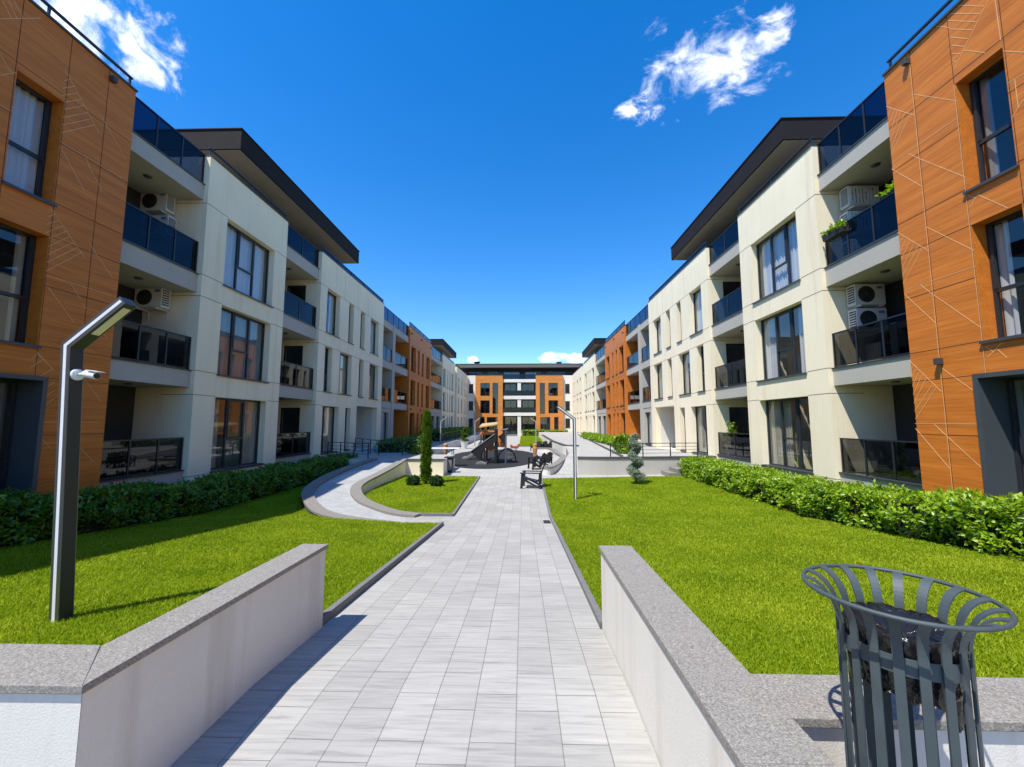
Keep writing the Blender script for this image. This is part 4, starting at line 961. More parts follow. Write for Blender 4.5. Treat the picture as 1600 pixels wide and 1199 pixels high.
def end_block():
    T = end_T
    root = thing('apartment_building', 'end block closing the courtyard with two orange fronts and dark balconies between', 'building', (0, YE, -0.7), world_children=True)
    zs = ((0.3, 2.65), (3.3, 5.62), (6.42, 8.72))
    for sgn, a, b_, w_ in ((-1, -13, -7.97, (-9.2, -8.4)), (1, 7.76, 13, (8.2, 9.0))):
        ops = [(w_[0], w_[1], z, z + 1.65) for z in (0.75, 3.85, 6.95)]
        fb = FB(T); facade(fb, a, b_, -0.95, ZT, ops); fb.build('rendered_wall', M['end_cream'], root)
        for o in ops: window(T, root, *o, 'duo', 0.25, 'none', sill=True)
    def orange(a, b_, ops):
        fb = FB(T); facade(fb, a, b_, -0.95, ZT, ops, -0.45, 0.42); fb.b(a, a + .2, -.95, ZT - .003, -0.028, 1.5); fb.b(b_ - .2, b_, -.95, ZT - .003, -0.028, 1.5)
        fb.build('timber_cladding', M['timber_end_sunlit'], root)
        for i, o in enumerate(ops): window(T, root, *o, 'slide' if o[1] - o[0] > 1.2 else ('duo' if o[3] - o[2] < 4 else 'tri4'), 0.3, ['none', 'none', 'none', 'full', 'full'][i] if a > 0 else 'none', 'curtain_white', sill=False, d0=-0.45)
        fb = FB(T); fb.b(a - .03, b_ + .03, ZT, ZT + .04, -.49, 0); fb.build('coping', M['sill'], root)
    orange(-7.95, -3.04, [(-7.05, -5.36, 6.43, 8.74), (-7.05, -5.36, 3.3, 5.62), (-4.86, -3.86, 3.22, 8.74), (-7.13, -6.25, .35, 2.63), (-5.87, -3.96, .35, 2.63)])
    orange(2.90, 7.74, [(5.14, 6.84, 6.41, 8.73), (5.14, 6.84, 3.3, 5.62), (3.6, 4.52, 3.2, 8.73), (3.66, 5.41, .24, 2.63), (6.12, 6.89, .24, 2.63)])
    A, B = -3.04, 2.90
    for zt, zb in ((9.44, 8.92), (6.45, 5.85), (3.43, 2.86)):
        s_ = FB(T); s_.b(A + .003, B - .003, zb, zt, -0.2, 1.6); o = s_.build('balcony', M['end_cream'], root)
        railing(T, o, A + .03, B - .03, zt, 0.95, -0.14, 4)
    fb = FB(T); fb.b(-0.4, 0.24, -0.95, 8.9, -0.12, 1.6); fb.b(0.24, B - .003, -0.95, 0.3, -0.12, 1.6); fb.build('rendered_wall', M['end_cream'], root)
    fb = FB(T)
    ops = [(-2.8, -0.6, z, z + 2.3) for z in (3.45, 6.47)] + [(0.45, 2.7, z, z + 2.3) for z in (3.45, 6.47)] + [(0.45, 2.7, 0.4, 2.7), (-2.75, -0.55, -0.65, 2.75)]
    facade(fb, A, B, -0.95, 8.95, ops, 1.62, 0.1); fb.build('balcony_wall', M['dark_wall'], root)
    for o in ops[:-1]: window(T, root, *o, 'slide', 0.08, 'none', 'curtain_grey', sill=False, d0=1.62)
    d_ = FB(T); d_.b(-2.75, -2.65, -.65, 2.75, 1.55, 1.66); d_.b(-.65, -.55, -.65, 2.75, 1.55, 1.66); d_.b(-1.7, -1.6, -.65, 2.75, 1.55, 1.66); d_.b(-2.65, -1.7, 2.65, 2.75, 1.55, 1.66); d_.b(-1.6, -.65, 2.65, 2.75, 1.55, 1.66)
    fr = d_.build('entrance_door', M['frame'], root); p = FB(T); p.quad(-2.7, -.6, -.62, 2.72, 1.6); p.build('pane', M['pane'], fr, recalc=False)
    d_ = FB(T); d_.b(-2.9, -.42, -.68, -.5, -1.4, 1.5); d_.b(-2.9, -.42, -.9, -.6, -1.8, -1.4); d_.build('door_step', M['stone_mid'], root)
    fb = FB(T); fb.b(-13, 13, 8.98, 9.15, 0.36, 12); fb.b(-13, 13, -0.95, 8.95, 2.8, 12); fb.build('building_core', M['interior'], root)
    ph = FB(T); facade(ph, -11.2, 11.0, 9.16, 11.53, [(-9.5, -7, 9.3, 11.1), (-6, -4, 9.3, 11.1), (-3, 0, 9.3, 11.1), (1, 4, 9.3, 11.1), (5, 8.5, 9.3, 11.1)], 2.2, 0.2); ph.build('penthouse', M['dark_wall'], root)
    for a, b_ in ((-9.5, -7), (-6, -4), (-3, 0), (1, 4), (5, 8.5)): window(T, root, a, b_, 9.3, 11.1, 'slide', 0.15, sill=False, d0=2.2)
    rf = FB(T); rf.b(-11.65, 11.4, 11.55, 12.2, -0.5, 9.0); rf.b(-11.7, 11.45, 12.2, 12.25, -.55, 9); ro = rf.build('roof', M['fascia_sunlit'], root)
    ch = FB(T); ch.b(-8.3, -7.5, 12.25, 12.75, 1, 1.8); ch.b(-8.45, -7.35, 12.75, 12.85, .85, 1.95); ch.build('chimney', M['fascia'], ro)
    ch = FB(T); ch.b(6.9, 7.6, 12.25, 12.65, 1, 1.8); ch.b(6.75, 7.75, 12.65, 12.72, .85, 1.95); ch.build('chimney', M['fascia'], ro)
    for a, b_ in ((-9.8, -3.1), (2.95, 9.6)): railing(T, root, a, b_, 9.45 if False else ZT + .05, 0.5, 0.2, 5, name='terrace_railing')
    return root
NB = {s: near_block(s) for s in (-1, 1)}
for s in (-1, 1): far_block(s)
PANE[0] = 'pane_dark'
end_block()
# ------------------------------------------------------------------ air conditioners (front faces -Y, back against the wall at y=0)
def make_ac(slatted, label, loc, rz=0.0, brackets=True, group='air conditioners on the balcony walls'):
    t = thing('air_conditioner', label, 'air conditioner', loc, rz, group)
    c = MB(); c.box(-0.43, 0.43, -0.38, -0.06, 0.0, 0.62); cs = c.build('casing', M['ac_white'], t, bevel=0.018, bseg=3)
    g = MB(); n = 36; yy = -0.3825
    g.mesh([(-0.11 + 0.235 * math.cos(2 * PI * i / n), yy, 0.31 + 0.235 * math.sin(2 * PI * i / n)) for i in range(n)], [tuple(range(n))])
    fan = g.build('fan', M['ac_dark'], t)
    g = MB()
    for r in (0.08, 0.12, 0.16, 0.2, 0.235): g.tube([(-0.11 + r * math.cos(2 * PI * i / 28), yy - 0.006, 0.31 + r * math.sin(2 * PI * i / 28)) for i in range(29)], 0.0035, 5)
    for k in range(8):
        a = 2 * PI * k / 8; g.tube([(-0.11 + 0.03 * math.cos(a), yy - .006, 0.31 + .03 * math.sin(a)), (-0.11 + 0.235 * math.cos(a), yy - .006, 0.31 + .235 * math.sin(a))], 0.003, 5)
    g.mesh([(-0.11 + 0.045 * math.cos(2 * PI * i / 16), yy - .008, 0.31 + .045 * math.sin(2 * PI * i / 16)) for i in range(16)], [tuple(range(16))])
    g.build('fan_guard', M['ac_white'] if slatted else M['sill'], fan)
    g = MB(); g.box(0.2, 0.36, -0.384, -0.3805, 0.47, 0.55); g.build('badge', M['ac_label'], t)
    for sx_ in (-1, 1):
        g = MB(); xx = sx_ * 0.4315; xa, xb = min(xx, xx - sx_ * .003), max(xx, xx - sx_ * .003)
        P = [(-0.36, .08)]
        for i in range(7):          # one comb-shaped slot plate per side
            z = 0.08 + i * .072; P += [(-0.36 + .24, z), (-0.36 + .24, z + .04), (-0.36 + .02, z + .04), (-0.36 + .02, z + .072)]
        P = P[:-2] + [(-0.36, .08 + 6 * .072 + .04)]
        g.prism(P, 'x', xa, xb); g.build('side_grille', M['ac_dark'], t)
    if slatted:
        g = MB()
        for i in range(9):
            x = -0.39 + i * 0.0975; g.box(x, x + 0.055, -0.415, -0.397, 0.04, 0.58)
        g.box(-0.42, 0.42, -0.397, -0.388, 0.03, 0.06); g.box(-0.42, 0.42, -0.397, -0.388, 0.56, 0.59)
        g.build('slat_cover', M['ac_white'], t)
    if brackets:
        for x in (-0.3, 0.3):
            g = MB(); g.box(x - 0.02, x + 0.02, -0.42, -0.002, -0.045, -0.002); g.box(x - 0.02, x + 0.02, -0.03, -0.002, -0.28, -0.045); g.build('bracket', M['ac_white'], t)
    return t
YW = 12.097
make_ac(True, 'slatted white air conditioner, upper one of two on the top right balcony wall', (10.55, YW, 8.0))
make_ac(True, 'slatted white air conditioner just above the top right balcony glass beside flower boxes', (10.5, YW, 7.22))
make_ac(True, 'slatted white air conditioner standing low behind the top right balcony glass', (10.5, YW, 6.36), 0, False)
make_ac(False, 'white air conditioner with round fan, uppermost of the stack on the middle right balcony', (10.52, YW, 5.02))
make_ac(False, 'white air conditioner with round fan directly above the middle right balcony railing', (10.52, YW, 4.30))
make_ac(False, 'white air conditioner standing on the floor behind the middle right balcony railing', (10.5, YW - 0.1, 3.30), PI / 2, False)
make_ac(False, 'white air conditioner with round fan, upper one on the top left balcony wall', (-10.85, YW, 8.15))
make_ac(False, 'white air conditioner half hidden by the blue glass of the top left balcony', (-10.75, YW, 7.38))
make_ac(False, 'single white air conditioner with round fan on the middle left balcony wall', (-10.75, YW, 5.1))

# ------------------------------------------------------------------ foliage helpers
LEAF_F = np.array([(0, 1, 2), (0, 2, 3), (1, 4, 2), (2, 4, 3)])
def leaves(name, P, D, N, L, Wd, mat, parent=None, curl=0.15):
    """P base points, D directions, N up-ish normals (arrays n x 3), L lengths, Wd widths"""
    D = D / np.linalg.norm(D, axis=1, keepdims=True); S = np.cross(D, N); S /= np.linalg.norm(S, axis=1, keepdims=True) + 1e-9
    N2 = np.cross(S, D); L = L[:, None]; Wd = Wd[:, None]
    v0 = P; v1 = P + D * L * 0.5 + S * Wd + N2 * L * 0.05; v3 = P + D * L * 0.5 - S * Wd + N2 * L * 0.05; v2 = P + D * L * 0.5 - N2 * L * 0.02
    v4 = P + D * L - N2 * L * curl
    V = np.stack([v0, v1, v2, v3, v4], 1).reshape(-1, 3)
    Fc = (np.arange(len(P))[:, None, None] * 5 + LEAF_F[None]).reshape(-1, 3)
    return np_mesh(name, V, Fc, mat, parent)
def rosettes(C, dirs, k, L, W, spread=0.9, jit=0.03):
    """k leaves round each shoot tip"""
    n = len(C); dirs = dirs / np.linalg.norm(dirs, axis=1, keepdims=True)
    a = np.cross(dirs, RNG.normal(size=(n, 3))); a /= np.linalg.norm(a, axis=1, keepdims=True); b = np.cross(dirs, a)
    P, D, N = [], [], []
    for i in range(k):
        t = 2 * PI * i / k + RNG.uniform(-.5, .5, n); sp = spread * RNG.uniform(0.5, 1.3, n)
        r = a * np.cos(t)[:, None] + b * np.sin(t)[:, None]
        D.append(dirs * np.cos(sp)[:, None] + r * np.sin(sp)[:, None]); P.append(C + RNG.normal(0, jit, (n, 3)) - dirs * (i % 3) * L * 0.25); N.append(dirs + 0.01 * r)
    P, D, N = map(np.concatenate, (P, D, N)); m = len(P)
    return P, D, N, L * RNG.uniform(0.7, 1.25, m), W * RNG.uniform(0.75, 1.2, m)

def hedge(label, x0, x1, y0, y1, h, zf, mat, dens=60, L=0.095, W=0.024, k=7, face=0, name='hedge', k_end=True):
    """laurel hedge; face = -1/1 side of X seen from the courtyard"""
    t = thing(name, label, 'hedge', ((x0 + x1) / 2, (y0 + y1) / 2, zf((y0 + y1) / 2)), world_children=True)
    def wob(a, b): return 0.055 * np.sin(a * 2.3 + b * 3.1) + 0.045 * np.sin(a * 5.1 - b * 1.7 + 1) + 0.03 * np.sin(a * 9.7 + 2)
    C, Dr = [], []
    ly, lx = y1 - y0, x1 - x0
    n = int(ly * lx * dens); px = RNG.uniform(x0, x1, n); py = RNG.uniform(y0, y1, n); zz = np.vectorize(zf)(py)
    C.append(np.stack([px, py, zz + h + wob(py, px) - RNG.random(n) ** 2 * 0.12], 1)); Dr.append(np.stack([RNG.normal(0, .45, n), RNG.normal(0, .45, n), np.ones(n)], 1))
    for sx_, xx in ((-1, x0), (1, x1)):
        if face and sx_ != face: continue
        n = int(ly * h * dens * 1.15); py = RNG.uniform(y0, y1, n); q = RNG.random(n) ** 0.85; zz = np.vectorize(zf)(py) + 0.05 + q * h
        bulge = 0.07 * np.sin(q * PI) + wob(py, q * 2)
        C.append(np.stack([xx + sx_ * (bulge - RNG.random(n) ** 2 * 0.12), py, zz], 1)); Dr.append(np.stack([sx_ * RNG.uniform(.4, 1.1, n), RNG.normal(0, .5, n), RNG.uniform(0.1, 1.0, n)], 1))
    if k_end:
        for sy, yy in ((-1, y0), (1, y1)):
            n = int(lx * h * dens * 1.1); px = RNG.uniform(x0, x1, n); q = RNG.random(n); zz = zf(yy) + .05 + q * h
            C.append(np.stack([px, yy + sy * (wob(px, q) - RNG.random(n) * .1), zz], 1)); Dr.append(np.stack([RNG.normal(0, .5, n), sy * RNG.uniform(.4, 1.1, n), RNG.uniform(.1, 1, n)], 1))
    C = np.concatenate(C); Dr = np.concatenate(Dr)
    leaves('foliage', *rosettes(C, Dr, k, L, W), M[mat], t)
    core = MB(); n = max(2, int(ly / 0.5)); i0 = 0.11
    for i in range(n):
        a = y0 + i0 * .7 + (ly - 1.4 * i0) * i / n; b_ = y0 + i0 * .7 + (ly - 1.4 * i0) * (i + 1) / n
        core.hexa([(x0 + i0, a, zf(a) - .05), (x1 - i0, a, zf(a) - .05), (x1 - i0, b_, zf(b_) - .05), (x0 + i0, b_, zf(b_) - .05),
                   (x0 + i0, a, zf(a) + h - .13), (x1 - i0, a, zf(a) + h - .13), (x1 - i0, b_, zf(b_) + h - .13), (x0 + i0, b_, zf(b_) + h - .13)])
    core.build('light_block_core', M['hedge_core'], t)  # added dark box that blocks light through the leaves
    return t
LZ = lambda y: zg(y) + LH
hedge('long clipped laurel hedge with lime green leaves in sun along the right building', 7.38, 8.75, 1.95, 18.0, 0.72, LZ, 'laurel', HD, 0.09, 0.023, 7, face=-1)
hedge('long dark green laurel hedge in shade along the left building', -8.75, -7.42, 1.95, 19.6, 0.70, LZ, 'laurel_shaded', HD, face=1)
Z0 = lambda y: 0.0
ZL = lambda y: -0.68
hedge('low bright hedge strip at the foot of the far right orange front', 6.75, 7.6, 27.5, 43.5, 0.55, Z0, 'laurel', 34, 0.12, 0.035, 6)
hedge('dark low hedge in shade behind the left railing', -7.6, -6.2, 22.6, 30.0, 0.6, Z0, 'laurel_shaded', 34, 0.12, 0.035, 6)
hedge('dark hedge along the far left walkway in deep shade', -8.4, -6.6, 36.0, 58.0, 0.9, Z0, 'laurel_shaded', 18, 0.16, 0.05, 6)
hedge('clipped hedge in front of the end block right of its dark entrance', 0.45, 4.4, 71.6, 72.7, 1.0, ZL, 'laurel', 22, 0.16, 0.05, 6)
hedge('smaller clipped hedge before the right orange front of the end block', 4.8, 8.3, 71.4, 72.4, 0.95, ZL, 'laurel', 22, 0.16, 0.05, 6)

# columnar cypress
def cypress(label, loc, h, r):
    t = thing('cypress_tree', label, 'tree', loc)
    tr = MB(); tr.tube([(0, 0, -0.03), (0.01, 0, 0.3), (0, 0.01, h * 0.8)], [0.05, 0.045, 0.015], 8); tr.build('trunk', M['bark'], t, smooth=True)
    n = 2100; q = RNG.random(n); z = 0.12 + q * (h - 0.22)
    prof = r * np.clip(np.minimum((q + 0.18) * 5, 1.0) * (0.95 - 0.16 * q) * np.sqrt(np.clip((1.02 - q) * 5.5, 0, 1)), 0.03, 1)
    a = RNG.uniform(0, 2 * PI, n); lump = 1 + 0.16 * np.sin(a * 3 + z * 6) + 0.12 * np.sin(a * 2 - z * 11) + 0.1 * np.sin(z * 17 + a)
    rr = prof * lump * np.sqrt(RNG.uniform(0.35, 1, n)); out = np.stack([np.cos(a), np.sin(a), np.zeros(n)], 1)
    P = np.stack([rr * np.cos(a) * 0.9, rr * np.sin(a), z], 1); D = out * RNG.uniform(0.1, 0.55, n)[:, None] + np.array([0, 0, 1.0]) + RNG.normal(0, .15, (n, 3))
    Pk, Dk, Nk, Lk, Wk = rosettes(P, D, 5, 0.115, 0.011, 0.45, 0.012)
    leaves('crown', Pk, Dk, Nk, Lk, Wk, M['cypress'], t, 0.02)
    st = np.array([(0.26, 0.05, 0.45), (0.24, -.1, 0.62), (-.22, 0.05, .8), (0.23, 0, 2.35)])
    c = MB(); c.lathe([(0.02, 0.2), (r * .6, 0.35), (r * .72, h * .4), (r * .5, h * .8), (0.02, h * .92)], 0, 0, 12); c.build('light_block_core', M['hedge_core'], t)  # same kind of added dark core inside the crown
    return t
cypress('slim columnar cypress on the small left lawn between two round bushes', (-3.13, 15.57, -0.66), 2.82, 0.205)
def bush(label, loc, r, h, n=420, mat='bush', name='round_bush', L=0.07, W=0.016):
    t = thing(name, label, 'bush', loc)
    tr = MB(); tr.tube([(0, 0, -0.02), (0, 0, h * 0.5)], [0.025, 0.015], 6); tr.build('stem', M['bark'], t)
    d = RNG.normal(size=(n, 3)); d /= np.linalg.norm(d, axis=1, keepdims=True); rad = RNG.uniform(0.55, 1, n)[:, None] ** .5 * (1 + .18 * np.sin(d[:, :1] * 5 + d[:, 1:2] * 7))
    P = d * rad * np.array([r, r, h / 2]) + np.array([0, 0, h * 0.52])
    leaves('foliage', *rosettes(P, d + np.array([0, 0, .5]), 6, L, W, .8, .015), M[mat], t)
    return t
bush('small dark round bush left of the cypress', (-3.52, 15.25, -0.66), 0.22, 0.33)
bush('small dark round bush right of the cypress', (-2.62, 15.05, -0.66), 0.24, 0.36)
bush('leafy shrub behind the spiral spruce at the end of the bright hedge', (5.9, 22.4, 0.0), 0.45, 0.95, 800, 'laurel', 'leafy_shrub', 0.13, 0.035)
bush('dark leafy shrub before the left railing of the ramp', (-5.2, 21.9, 0.0), 0.5, 0.8, 600, 'laurel_shaded', 'leafy_shrub', 0.12, 0.03)

def spiral(label, loc, h, r0, turns, mat, name='spiral_topiary', n=2600, base=0.25, L=0.05, W=0.006, thick=0.13):
    t = thing(name, label, 'tree', loc)
    tr = MB(); tr.tube([(0, 0, -0.05), (0.01, 0, h * 0.5), (0, 0, h * 0.95)], [0.035, 0.025, 0.008], 7); tr.build('trunk', M['bark'], t, smooth=True)
    q = RNG.random(n) ** 0.85; a = -2 * PI * turns * q + 0.6; rr = r0 * (1 - 0.72 * q); th = thick * (1 - 0.45 * q)
    C = np.stack([rr * np.cos(a), rr * np.sin(a), base + q * (h - base)], 1) * np.array([1, 1, 1])
    d = RNG.normal(size=(n, 3)); d /= np.linalg.norm(d, axis=1, keepdims=True)
    P = C + d * (th * RNG.uniform(.4, 1, n) ** .6)[:, None] * np.array([1.15, 1.15, 0.72])
    inner = RNG.random(n) < .25; P[inner, 0] *= .35; P[inner, 1] *= .35
    leaves('crown', *rosettes(P, d + np.array([0, 0, .35]), 6, L, W, .7, .008), M[mat], t, 0.0)
    return t
spiral('blue green spiral spruce on the right lawn', (4.78, 15.78, -0.66), 1.82, 0.17, 3.0, 'spruce', 'spiral_spruce', 4600, 0.2, 0.055, 0.010, 0.2)
pt = thing('plant_pot', 'tall white pot holding a spiral topiary beyond the play area', 'plant pot', (-4.75, 37.2, -0.68))
k = MB(); k.lathe([(0.0, 0), (0.24, 0), (0.36, 0.62), (0.38, 0.64), (0.33, 0.64), (0.31, 0.55), (0.0, 0.55)], 0, 0, 24); k.build('pot_body', M['pot'], pt, smooth=False)
k = MB(); k.lathe([(0, 0.57), (0.315, 0.57)], 0, 0, 20); k.build('soil', M['soil'], pt)
spiral('green spiral topiary growing in the tall white pot', (-4.75, 37.2, -0.12), 1.25, 0.22, 2.3, 'cypress', 'spiral_topiary', 900, 0.1, 0.1, 0.02, 0.16)

# flower boxes on the top right balcony, potted plant below
def flower_box(label, loc, rz, w, n):
    t = thing('flower_box', label, 'flower box', loc, rz)
    k = MB(); k.mesh([(-w, -.1, 0), (w, -.1, 0), (w, .1, 0), (-w, .1, 0), (-w * 1.06, -.12, .17), (w * 1.06, -.12, .17), (w * 1.06, .12, .17), (-w * 1.06, .12, .17)], [(3, 2, 1, 0), (0, 1, 5, 4), (1, 2, 6, 5), (2, 3, 7, 6), (3, 0, 4, 7), (4, 5, 6, 7)])
    k.build('box_body', M['soil'], t)
    P = np.stack([RNG.uniform(-w, w, n), RNG.uniform(-.13, .13, n), RNG.uniform(.14, .3, n)], 1); D = np.stack([RNG.normal(0, .6, n), RNG.normal(0, .6, n), np.ones(n)], 1)
    leaves('foliage', *rosettes(P, D, 6, 0.085, 0.03, .9, .02), M['laurel'], t)
flower_box('flower box with bright plant hung outside the top right balcony beside the white corner', (9.55, 11.55, 6.98), PI / 2, 0.36, 90)
flower_box('dark flower box with green leaves on the top right balcony against the orange wall', (9.75, 9.85, 7.2), PI / 2, 0.26, 80)
t = thing('potted_plant', 'tall leafy plant in a pale pot on the lowest right balcony beyond the wide windows', 'plant', (10.0, 18.9, 0.215))
k = MB(); k.lathe([(0, 0), (.15, 0), (.2, .35), (.17, .35), (.16, .3), (0, .3)], 0, 0, 18); k.build('pot_body', M['pot'], t)
k = MB(); k.tube([(0, 0, .28), (.03, 0, .8), (0, .02, 1.25)], [.015, .012, .006], 6); k.build('stem', M['bark'], t)
n = 80; P = np.stack([RNG.normal(0, .13, n), RNG.normal(0, .13, n), RNG.uniform(.6, 1.45, n)], 1); D = np.stack([RNG.normal(0, .7, n), RNG.normal(0, .7, n), np.ones(n)], 1)
leaves('foliage', *rosettes(P, D, 5, .11, .02, .9, .02), M['laurel'], t)

# ------------------------------------------------------------------ lamp posts (arm along +X)
def make_lamp(label, loc, rz=0.0, hp=2.42, wd=0.045, dp=0.055):
    t = thing('lamp_post', label, 'lamp post', loc, rz, 'angled lamp posts in the courtyard')
    ang = math.radians(37); L = 0.62
    def sweep(mb, y0, y1, w0):
        # side profile in XZ: pole with a mitred arm
        ax, az = math.cos(ang), math.sin(ang); hx, hz = -az * w0, ax * w0
        k_ = w0 * math.tan((PI / 2 - ang) / 2)
        outer_ = [(-w0, -0.1), (w0, -0.1), (w0, hp - k_), (w0 + ax * (L) , hp - k_ + az * L), (w0 + ax * L + 2 * hx, hp - k_ + az * L + 2 * hz), (-w0, hp + k_)]
        mb.prism(outer_, 'y', y0, y1)
    k = MB(); sweep(k, -dp, dp, wd); po = k.build('pole', M['lamp_dark'], t, bevel=0.004)
    for sg in (-1, 1):
        k = MB(); sweep(k, *sorted((sg * (dp + 0.006), sg * (dp - 0.001))), wd * 0.93); k.build('aluminium_face', M['steel'], po)
        k = MB(); sweep(k, *sorted((sg * (dp + 0.0085), sg * (dp + 0.0055))), wd * 0.30); k.build('groove', M['white_plastic'], po)
    ax, az = math.cos(ang), math.sin(ang); nx_, nz_ = az, -ax
    ox, oz = wd, hp - wd * math.tan((PI / 2 - ang) / 2)
    k = MB(); q = []
    for s0 in (0.2, L - 0.05):
        for yy in (-dp * .62, dp * .62): q.append((s0, yy))
    def pt_(s0, yy, off): return (ox + ax * s0 + nx_ * off, yy, oz + az * s0 + nz_ * off)
    k.hexa([pt_(.2, -dp * .62, -.002), pt_(L - .05, -dp * .62, -.002), pt_(L - .05, dp * .62, -.002), pt_(.2, dp * .62, -.002), pt_(.2, -dp * .62, .006), pt_(L - .05, -dp * .62, .006), pt_(L - .05, dp * .62, .006), pt_(.2, dp * .62, .006)])
    k.build('light_panel', M['diffuser'], t)
    return t
LP = (-3.46, 3.6, zg(3.6) + 0.01)
lamp = make_lamp('large grey lamp post in the left foreground with a white camera on it', LP, 0.0)
TILT = -0.062; 
dup(lamp, (2.1, 12.6, -0.66), PI, 'grey lamp post on the right lawn with its arm reaching towards the path')
dup(lamp, (-5.85, 31.8, -0.68), 0, 'distant pale lamp post on the left behind the cypress')
dup(lamp, (-4.2, 40.6, -0.68), 0, 'thin far lamp post behind the white potted topiary and playground')
dup(lamp, (1.85, 41.5, -0.68), PI, 'thin far lamp post beside the far lawn and row of black chairs')
# security camera on the near lamp
t = thing('security_camera', 'white bullet camera fixed to the near lamp post', 'camera', (LP[0] + 0.046 - 0.131, LP[1] - 0.005, 2.085))
lamp.rotation_euler = (0, TILT, 0)
k = MB(); k.tube([(0, 0, 0), (0.02, 0, 0), (0.028, 0, 0)], [0.052, 0.052, 0.04], 20); k.build('mount', M['white_plastic'], t, smooth=False)
k = MB(); k.tube([(0.025, 0, 0.0), (0.07, -0.01, 0.004), (0.115, -0.018, 0.0)], 0.014, 10); k.build('bracket_arm', M['white_plastic'], t, smooth=True)
k = MB(); k.tube([(0.105, -0.018, 0.004), (0.245, -0.045, -0.018)], 0.032, 18); bd = k.build('camera_body', M['white_plastic'], t, bevel=0.004)
k = MB(); k.mesh([(0.15, -0.062, 0.034), (0.15, 0.012, 0.034), (0.29, -0.014, 0.012), (0.29, -0.092, 0.012), (0.15, -0.062, 0.039), (0.15, 0.012, 0.039), (0.29, -0.014, 0.017), (0.29, -0.092, 0.017)], [(3, 2, 1, 0), (4, 5, 6, 7), (0, 1, 5, 4), (1, 2, 6, 5), (2, 3, 7, 6), (3, 0, 4, 7)]); k.build('sun_hood', M['white_plastic'], bd)
k = MB(); k.tube([(0.2445, -0.0449, -0.018), (0.2475, -0.0455, -0.0184)], 0.027, 18); k.build('lens', M['ac_dark'], bd)

# ------------------------------------------------------------------ garden chairs (facing -X)
def make_chair(label, loc, rz):
    t = thing('garden_chair', label, 'chair', loc, rz, 'black slatted garden chairs')
    # seat slopes down to the back; front at x=-0.35, back leg x=+0.3
    k = MB()
    for i in range(5):
        x0 = -0.34 + i * 0.115; z0 = 0.36 - i * 0.026
        k.hexa([(x0, -.26, z0 - .02), (x0 + .1, -.26, z0 - .043), (x0 + .1, .26, z0 - .043), (x0, .26, z0 - .02), (x0, -.26, z0), (x0 + .1, -.26, z0 - .023), (x0 + .1, .26, z0 - .023), (x0, .26, z0)])
    k.build('seat', M['chair'], t)
    k = MB()
    for i in range(5):
        y0 = -0.26 + i * 0.107; tp = 0.80 - abs(i - 2) * 0.03
        k.hexa([(.20, y0, .24), (.225, y0, .23), (.225, y0 + .092, .23), (.20, y0 + .092, .24), (.41, y0, tp), (.435, y0, tp - .008), (.435, y0 + .092, tp - .008), (.41, y0 + .092, tp)])
    k.box(.30, .33, -.25, .25, .46, .52); k.build('backrest', M['chair'], t)
    for sg in (-1, 1):
        k = MB(); y0, y1 = sorted((sg * .27, sg * .37)); k.box(-.40, .34, y0, y1, .53, .56); k.build('armrest', M['chair'], t)
        y0, y1 = sorted((sg * .29, sg * .325))
        k = MB(); k.hexa([(-.40, y0, 0), (-.31, y0, 0), (-.31, y1, 0), (-.40, y1, 0), (-.36, y0, .53), (-.27, y0, .53), (-.27, y1, .53), (-.36, y1, .53)]); k.build('leg', M['chair'], t)
        k = MB(); k.hexa([(.30, y0, 0), (.39, y0, 0), (.39, y1, 0), (.30, y1, 0), (-.27, y0, .27), (-.27, y0, .36), (-.27, y1, .36), (-.27, y1, .27)]); k.hexa([(.24, y0, .1), (.31, y0, .07), (.31, y1, .07), (.24, y1, .1), (.27, y0, .53), (.34, y0, .53), (.34, y1, .53), (.27, y1, .53)]); k.build('leg', M['chair'], t)
    return t
ch = make_chair('black garden chair facing left at the near right corner of the plaza beside the lawn', (0.86, 15.05, -0.68), -0.12)
for args in (((1.25, 21.0, -0.68), 0.35, 'black garden chair facing the playground before the seat wall, nearer one of two'),
             ((1.62, 21.75, -0.68), 0.5, 'black garden chair close behind another one beside the seat wall'),
             ((1.65, 34.3, -0.68), 0.9, 'far black garden chair before the distant lawn, left one of three'),
             ((2.15, 34.5, -0.68), 0.8, 'far black garden chair before the distant lawn, middle one of three'),
             ((2.65, 34.6, -0.68), 0.7, 'far black garden chair before the distant lawn, right one of three')):
    dup(ch, *args)

